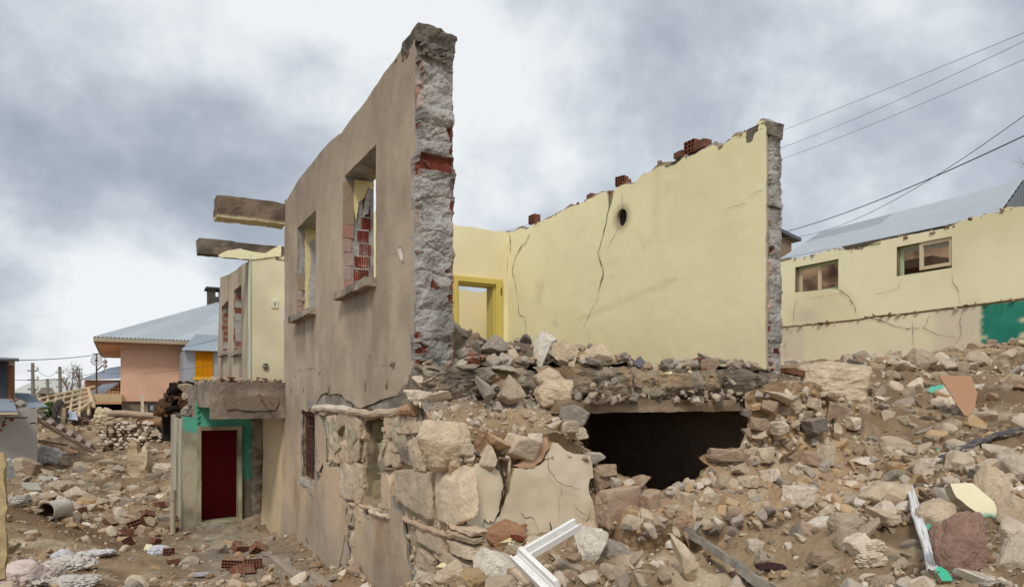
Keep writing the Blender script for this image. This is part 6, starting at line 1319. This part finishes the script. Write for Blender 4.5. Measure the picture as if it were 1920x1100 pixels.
# black plastic strip, white strip, dark bar
def strip(pts,w,C,name,label,cat,mat=M_CLOTH,lift=.05,ribs=3,fold=.25):
    Q=[];
    for px,py in pts: p,_=at(px,py); Q.append(p+Vector((0,0,lift)))
    m=MB(); n=6*(len(Q)-1); V=[];C_=[]; k=9
    tt=np.linspace(0,len(Q)-1,n+1)
    xs=[np.interp(tt,range(len(Q)),[q[i] for q in Q]) for i in range(3)]
    C=np.array(C)
    for i in range(n+1):
        p=Vector((xs[0][i],xs[1][i],xs[2][i])); j=min(i+1,n); j0=max(0,i-1); d=Vector((xs[0][j]-xs[0][j0],xs[1][j]-xs[1][j0],xs[2][j]-xs[2][j0])).normalized(); s=d.cross(Vector((0,0,1))).normalized(); ww=w(i/n) if callable(w) else w
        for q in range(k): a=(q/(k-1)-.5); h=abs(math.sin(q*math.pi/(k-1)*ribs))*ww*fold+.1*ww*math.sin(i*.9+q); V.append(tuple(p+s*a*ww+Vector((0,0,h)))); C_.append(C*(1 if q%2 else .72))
    F=[(i*k+q,i*k+q+1,(i+1)*k+q+1,(i+1)*k+q) for i in range(n) for q in range(k-1)]; m.add(V,F,np.array(C_)); o=m.build(name,mat); tag(o,label,cat)
strip([(1762,873),(1785,862),(1820,847),(1850,836),(1880,826),(1915,818)],lambda t:.06+.10*t*(1.2-t),srgb(74,74,82),'black_plastic_strip','crumpled black plastic strip lying across the slope at the right','plastic strip',lift=.06)
strip([(1705,928),(1712,950),(1718,985),(1730,1020),(1742,1055),(1750,1100)],.055,srgb(240,240,240),'white_plastic_strip','long white ribbed plastic strip running down to the bottom edge','plastic strip',lift=.07,ribs=3,mat=M_FRAME)
strip([(915,722),(930,728),(955,733),(972,734)],.03,srgb(130,124,120),'bent_metal_strip','bent grey metal strip on the slab beside the tall wall end','metal strip',lift=.05) if False else None
plank(P(1886,950,4.9),P(1895,905,5.2),.04,.02,srgb(52,52,58),'black_bar','short black plastic bar between two pale rocks at the right edge','bar',mat=M_PAINT,amp=.002)
# crumpled plastic bags / sacks / cloth
def blob(px,py,w,h,C,label,name='sack',cat='sack',seed=1,group=None,folds=.16,Y=None,deep=.8,mat=M_CLOTH,lift=.4):
    p,Yd=at(px,py+h*.3) if Y is None else (P(px,py+h*.3,Y),Y); f=Yd/1280; V,F=ICO[5]; V=V.copy(); n=np.abs(fbm(V*[1,1,1.6],1.5,3,.55,seed)); n2=np.abs(fbm(V,2.3,2,.5,seed+5)); V=V*(1-folds*.9*np.clip(1-n*2.2,0,1)**2-folds*.5*np.clip(1-n2*2.6,0,1)**2)[:,None]
    V=V*(1+.18*fbm(V,1.1,2,.5,seed+9))[:,None]; V=V*np.array([w*f*.55,w*f*.5*deep,h*f*.62]); c,s=math.cos(-YAW),math.sin(-YAW); V=V@np.array([[c,-s,0],[s,c,0],[0,0,1]]).T
    V[:,2]=np.maximum(V[:,2],-h*f*.35); m=MB(); m.add(V+np.array(p)+np.array([0,0,h*f*.25]),F,C); o=m.build(name,mat,smooth=True); tag(o,label,cat,group); return o
cS=srgb(214,208,204)
blob(88,855,48,40,srgb(232,230,232),'bulging white woven sack beside the grey shed wall',seed=3)
blob(48,1078,96,46,srgb(208,192,184),'pinkish white sack with folded neck at the lower left corner',seed=5)
blob(92,1078,56,40,srgb(206,194,184),'rumpled off white sack right of the pinkish one',seed=6)
blob(15,1088,40,30,srgb(190,170,166),'dusty pink sack cut by the lower left corner',seed=17)
blob(128,1058,90,26,srgb(200,196,190),'white torn sack heap in the street left of the earth hump',seed=7,folds=.3)
blob(130,1092,84,24,srgb(196,192,186),'white sack at the bottom edge near the street centre',seed=8,folds=.25)
blob(165,1085,50,16,srgb(192,188,180),'flat white sack edge half buried in the street earth',seed=9,folds=.25)
blob(120,1043,40,22,srgb(200,200,206),'white sack with a frayed end lying above the torn heap',seed=10,folds=.3)
blob(185,1035,70,10,srgb(214,212,214),'long white sack remnant trailing across the street',seed=11,folds=.3)
blob(98,900,26,14,srgb(214,206,200),'small white plastic bag among the bank stones',name='plastic_bag',cat='bag',seed=12,folds=.35)
blob(25,940,40,18,srgb(176,170,160),'grey plastic sheet draped on the earth mound',name='plastic_sheet',cat='plastic sheet',seed=13,folds=.3)
blob(300,1032,38,20,srgb(206,210,220),'clear bag with blue and red print in the street',name='plastic_bag',cat='bag',seed=14,folds=.35)
blob(1638,1025,44,26,srgb(204,190,168),'crumpled beige plastic bag on the foreground earth',name='plastic_bag',cat='bag',seed=15,folds=.42,mat=M_PAINT)
blob(1632,1050,58,28,srgb(196,182,160),'empty beige bag loop below the crumpled one',name='plastic_bag',cat='bag',seed=16,folds=.5,mat=M_PAINT)
blob(85,928,42,10,srgb(206,186,186),'white and pink rag lying among the bank stones',name='rag',cat='rag',seed=18,folds=.3)
# red scraps near the sacks
for px,py in ((22,1090),(36,1096)): chunk(px,py,[(-6,-5),(5,-6),(7,4),(-4,6)],.02,srgb(190,60,56),srgb(120,40,40),'red plastic scrap lying beside the pinkish sack','plastic_scrap',tilt=(.8,.3,.4),mat=M_PAINT,cat='scrap')['group']='red scraps beside the sacks'
strip([(45,1092),(62,1096),(80,1104)],.10,srgb(206,200,184),'white_pipe_bundle','ribbed white strapping at the bottom left corner','strap',lift=.05,ribs=4,fold=.1)
# clay/cement pipe
p,Yd=at(104,972); PI_=MB(); d=Vector((.50,.86,-.03)).normalized(); r=.13; a=p+Vector((-.10,-.12,.13)); b=a+d*.40
nn=24
for rr,fl in ((r,0),(r*.86,1)):
    V=[];s=d.cross(Vector((0,0,1))).normalized();u=s.cross(d)
    for q in range(7):
        c=a.lerp(b,q/6)
        for k in range(nn): t=2*math.pi*k/nn; V.append(tuple(c+(s*math.cos(t)+u*math.sin(t))*rr+ (d*(-.03*random.random()) if q==0 else Vector((0,0,0)))))
    F=[(i*nn+k,i*nn+(k+1)%nn,(i+1)*nn+(k+1)%nn,(i+1)*nn+k) for i in range(6) for k in range(nn)]
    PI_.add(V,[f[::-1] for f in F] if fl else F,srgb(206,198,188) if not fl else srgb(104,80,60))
PI_.add([tuple(b+(s*math.cos(2*math.pi*k/nn)+u*math.sin(2*math.pi*k/nn))*r) for k in range(nn)],[tuple(range(nn))],srgb(200,194,186))
V=[tuple(a+(s*math.cos(2*math.pi*k/nn)+u*math.sin(2*math.pi*k/nn))*r) for k in range(nn)]+[tuple(a+(s*math.cos(2*math.pi*k/nn)+u*math.sin(2*math.pi*k/nn))*r*.86) for k in range(nn)]
PI_.add(V,[(k,(k+1)%nn,nn+(k+1)%nn,nn+k) for k in range(nn)],srgb(190,180,166))
o=PI_.build('cement_pipe',M_CON); tag(o,'short wide cement pipe lying open on the dark earth mound','pipe')
p,Yd=at(324,1000); f=Yd/1280; PP=empty('grey_pipe_post',p,'upright grey plastic pipe standing before the porch corner','pipe'); t=p+Vector((0,0,80*f)); m=MB(); add_tube(m,[p-Vector((0,0,.1)),t],.040,14,C=srgb(172,164,144)); m.build('pipe',M_PAINT,PP,smooth=False); m=MB(); add_tube(m,[t-Vector((0,0,.14)),t+Vector((0,0,.02))],.049,14,C=srgb(164,156,136)); m.build('pipe_collar',M_PAINT,PP)
a=at(520-150,1079)[0]; 
o=plank(at(362,1082)[0]+Vector((0,0,.03)),at(393,1080)[0]+Vector((0,0,.03)),.05,.03,srgb(186,188,194),'grey_tube','short grey metal tube lying in the street earth','tube',mat=M_PAINT,amp=.002)
# kerb remnant beside the side wall
K=[at(518,1045)[0],at(535,1060)[0],at(560,1080)[0],at(585,1105)[0]]; m=MB()
for i in range(3):
    a,b=K[i],K[i+1]; d=(b-a).normalized(); s=Vector((-d.y,d.x,0)); V=[]
    for q in (a,b+d*.02):
        for (x_,z_) in ((-.05,-.2),(-.04,.02),(.03,.035),(.09,.03),(.1,-.2)): V.append(tuple(q+s*(-x_)+Vector((0,0,z_+.01))))
    m.add(V,[(0,1,6,5),(1,2,7,6),(2,3,8,7),(3,4,9,8),(0,5,9,4)[:4],(0,1,2,3,4),(9,8,7,6,5)],srgb(156,146,130))
o=m.build('broken_kerb',M_CON); tag(o,'broken concrete kerb slab along the foot of the side wall','kerb')
# --- bank at the left: low field stone wall
DW=empty('dry_stone_wall',P(240,830,18),'low dry stone wall of small pale field stones on the bank','stone wall')
m=MB(); g=np.random.default_rng(31)
a,b=P(186,838,17.2),P(338,842,17.6); dx=b-a
n_r=9
for r_ in range(n_r):
    top=r_/n_r; t=0.0+.05*g.random()+ max(0,.05*r_*0)
    x0=[.0,.0,.02,.03,.05,.06,.07,.09,.12][r_]
    t=x0
    while t<1:
        w=g.uniform(.09,.24); q=a+dx*t; z=P(0,838-r_*5.6,17.3).z; add_rocks(m,[(q.x,q.y+.03*g.normal(),z+.01*g.normal())],[w*.52],[np.array((RC['pale'],RC['tan'],RC['white'],RC['pale'])[int(g.integers(0,4))])*g.uniform(.9,1.1)],3,flat=(.5,.8),tilt=.4); t+=w*.98/dx.length
m.build('field_stones',M_ROCKV,DW)
m=MB(); q=[a+Vector((0,.08,-.6)),b+Vector((0,.08,-.6)),b+Vector((0,.08,.62)),a+dx*.10+Vector((0,.08,.62))]; V=[tuple(v) for v in q]+[tuple(v+Vector((.0,.5,0))) for v in q]; m.add(V,[(0,1,2,3),(4,7,6,5),(0,4,5,1),(1,5,6,2),(2,6,7,3),(3,7,4,0)],srgb(110,92,72)); m.build('earth_core',M_DIRT,DW)
# wall stump with old plaster
ST_=empty('ruined_wall_stump',P(262,905,14.2),'stump of an old plastered wall sticking out of the bank','wall')
def pc(L_,Y): return [(P(a,b,Y)) for a,b in L_]
def facing(m,L_,Y,th,C,seed,disp=.03,step=.05):
    base=P(L_[0][0],L_[0][1],Y); f=Y/1280
    Q=resample([((a-L_[0][0])*f,-(b-L_[0][1])*f) for a,b in L_],step,.02,seed); X=np.array([CA,-SA,0]);D=np.array([SA,CA,0]);Z=np.array([0,0,1.])
    fr=lambda a,b,c: np.array(base)+np.asarray(a)[...,None]*X+np.asarray(b)[...,None]*Z+np.asarray(c)[...,None]*D
    sheet(m,Q,fr,th,(),step,disp=lambda a,b:disp*fbm(p3(a,b),3,4,.6,seed),col=C,edgecol=None if callable(C) else np.array(C)*.8,edge_noise=.03)
m=MB(); facing(m,[(240,832),(245,826),(252,834),(258,850),(266,848),(268,834),(274,838),(277,860),(272,880),(280,896),(276,908),(262,914),(254,904),(240,886)],14.0,.18,lambda a,b:mixc(srgb(206,188,160),srgb(168,146,116),np.clip(.5+fbm(p3(a,b),3,4),0,1)),3,.06); m.build('wall',M_ROCKV,ST_)
# black doorway shed under charred brushwood
BS=empty('charred_stack_shed',P(325,815,15.5),'dark open shed under a charred brushwood stack left of the porch','shed')
m=MB(); a=P(304,778,15.4);b=P(342,778,14.9); zt2=P(0,777,15.2).z; zb2=P(0,818,15.2).z
def quadbox(m,a,b,dep,z0,z1,C): vbox(m,a,b,dep,z0,z1,C)
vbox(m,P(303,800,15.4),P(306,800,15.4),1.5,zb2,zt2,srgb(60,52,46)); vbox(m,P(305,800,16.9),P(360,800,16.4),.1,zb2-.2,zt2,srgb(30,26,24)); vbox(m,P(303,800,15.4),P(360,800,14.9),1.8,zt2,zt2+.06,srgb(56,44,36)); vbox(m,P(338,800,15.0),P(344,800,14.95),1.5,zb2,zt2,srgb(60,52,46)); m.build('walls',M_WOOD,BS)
m=MB(); g=np.random.default_rng(4)
for k in range(420):
    px=g.uniform(302,366); topy=720+max(0,(332-px))*1.6; py=g.uniform(topy,776); c=P(px,py,g.uniform(15.1,16.4)); l=g.uniform(.1,.4); a=g.uniform(0,6.3); d=Vector((math.cos(a)*l,math.sin(a)*l*.5,g.normal()*.06)); blk=(px>322)&(py<768)&(px+py*.2<500); add_tube(m,[c-d*.5,c+d*.5],g.uniform(.03,.07),5,C=srgb(34,26,24) if blk and g.random()<.85 else srgb(100,74,50)*g.uniform(.6,1.2),rough=.2)
m.build('brushwood',M_WOOD,BS)
# pale rock on top of stack
for px,py,w,h in ((352,728,26,18),(350,742,18,14),(372,750,34,36)): 
    stone(px,py,w,h,'tan','tan stone lying on top of the charred stack','stones on the charred stack',Y=14.5)
# rubble on the porch roof
for i,(px,py,w,h,k) in enumerate(((350,765,14,10,'grey'),(362,772,18,12,'grey'),(370,778,22,12,'white'),(352,778,18,8,'dark'),(345,770,12,14,'grey'),(358,758,12,10,'grey'),(381,765,16,26,'brown'),(388,772,12,18,'grey'))):
    a=ony(px,py,7.0); stone(px,py,w,h,k,'broken mortar piece lying on the porch roof','mortar pieces on the porch roof',loc=(Vector((a[0],7.0,a[1]-h*.003)),11.))
m=MB(); add_box(m,-1.0,-.93,6.85,7.9,-.3,.20,C=srgb(140,130,116),sub=.06,noise_=.02); o=None; m.build('porch_parapet',M_CON,HOUSE)
# logs and sheeting
def log(a,b,r,label,C,name='log'):
    m=MB(); a=Vector(a);b=Vector(b); add_tube(m,[a,a.lerp(b,.3)+Vector((0,0,.02)),a.lerp(b,.7),b],[r,r*1.05,r*.95,r*.9],12,C=C,rough=.04); o=m.build(name,M_WOOD); tag(o,label,'log')
log(P(207,775,18.6),P(292,779,17.6),.085,'long bare grey log lying above the dry stone wall',srgb(170,148,126)); log(P(262,791,18.2),P(306,793,17.2),.10,'short brown log end right above the dry stone wall',srgb(140,104,76))
blob(196,784,40,34,srgb(204,188,156),'beige tarpaulin bundle between the rafters and the long log',name='tarpaulin',cat='tarpaulin',seed=21,folds=.4,Y=19.5)
blob(150,790,30,18,srgb(110,90,72),'brown brushwood heap under the stripped rafters',name='brush_heap',cat='brush heap',seed=22,folds=.5,Y=20.5,mat=M_DIRT)
blob(112,776,26,44,srgb(84,76,72),'dark leafless thorn pile left of the white sheet',name='thorn_pile',cat='brush heap',seed=23,folds=.5,Y=20,mat=M_DIRT)
blob(90,770,26,30,srgb(64,84,48),'small dark green bush behind the ladder',name='green_bush',cat='bush',seed=24,folds=.6,Y=21,mat=M_DIRT)
plank(P(128,785,20),P(124,770,20.3),.5,.02,srgb(206,214,226),'white_sheet','white sheet metal piece leaning under the stripped rafters','metal sheet',up=Vector((.3,-.9,.1)),mat=M_MET)
plank(P(118,802,19.5),P(120,764,19.5),.10,.08,srgb(180,156,122),'fence_post','short wooden post beside the white sheet','post',up=Vector((0,1,0)))
plank(P(72,826,15.6),P(126,834,15.9),.06,.05,srgb(170,140,110),'wooden_pole','upper of two thin poles lying behind the white sack','pole'); plank(P(72,828,15.2),P(145,847,15.4),.06,.05,srgb(196,160,124),'wooden_pole','lower of two thin poles lying behind the white sack','pole')
plank(P(228,776,21),P(231,740,22),.05,.05,srgb(190,168,140),'wooden_pole','thin pole leaning on the orange house plinth left side','pole',up=Vector((0,1,0))) if False else None
plank(P(267,776,23.6),P(266,739,24),.10,.05,srgb(190,170,146),'wooden_pole','upright pole leaning against the plinth of the orange house','pole',up=Vector((0,1,0)))
# weathered post at the left frame edge
a=P(3,1040,5.8); plank(P(2,1085,5.6),P(2,850,5.9),.075,.05,srgb(176,156,116),'timber_post','weathered upright timber post cut by the left edge','post',up=Vector((0,1,0)),amp=.02)
plank(P(12,862,8.5),P(23,895,8.6),.10,.03,srgb(214,220,226),'white_board','narrow white panel leaning near the left edge','panel',up=Vector((.3,-.9,.1)),mat=M_PAINT)
for (px,py,w,h,k,l) in ((38,872,26,22,'tan','tan masonry block with brick under the grey shed corner'),(56,876,26,24,'brown','brownish masonry block under the grey shed corner')): stone(px,py,w,h,k,l,Y=12.5,block=1.)
chunk(56,918,[(-22,-8),(8,-14),(26,8),(-4,12)],.05,srgb(158,156,144),srgb(130,124,110),'grey concrete slab piece at the top of the mound','concrete_piece',tilt=(.5,.1,0),mat=M_CON,dz=.06,cat='concrete piece')
chunk(80,905,[(-14,-10),(8,-12),(20,8),(-2,12)],.05,srgb(166,164,150),srgb(130,124,110),'tilted flat grey slab among the bank stones','concrete_piece',tilt=(.6,.2,0),mat=M_CON,dz=.06,cat='concrete piece')
# pile of dark beads/netting scraps
chunk(1448,1070,[(-30,-6),(-6,-12),(22,-6),(34,14),(20,18),(-4,4),(-26,8)],.02,srgb(62,40,40),srgb(50,34,34),'dark brown net scrap lying on the foreground earth','net_scrap',tilt=(.6,0,0),mat=M_DIRT,dz=.03,cat='net scrap')
# collapsed timber by the torn wall end on the slope
plank(P(1466,693,7.6),P(1500,700,7.9),.12,.06,srgb(130,90,64),'broken_joist','short broken brown joist end beside the torn yellow wall','joist')
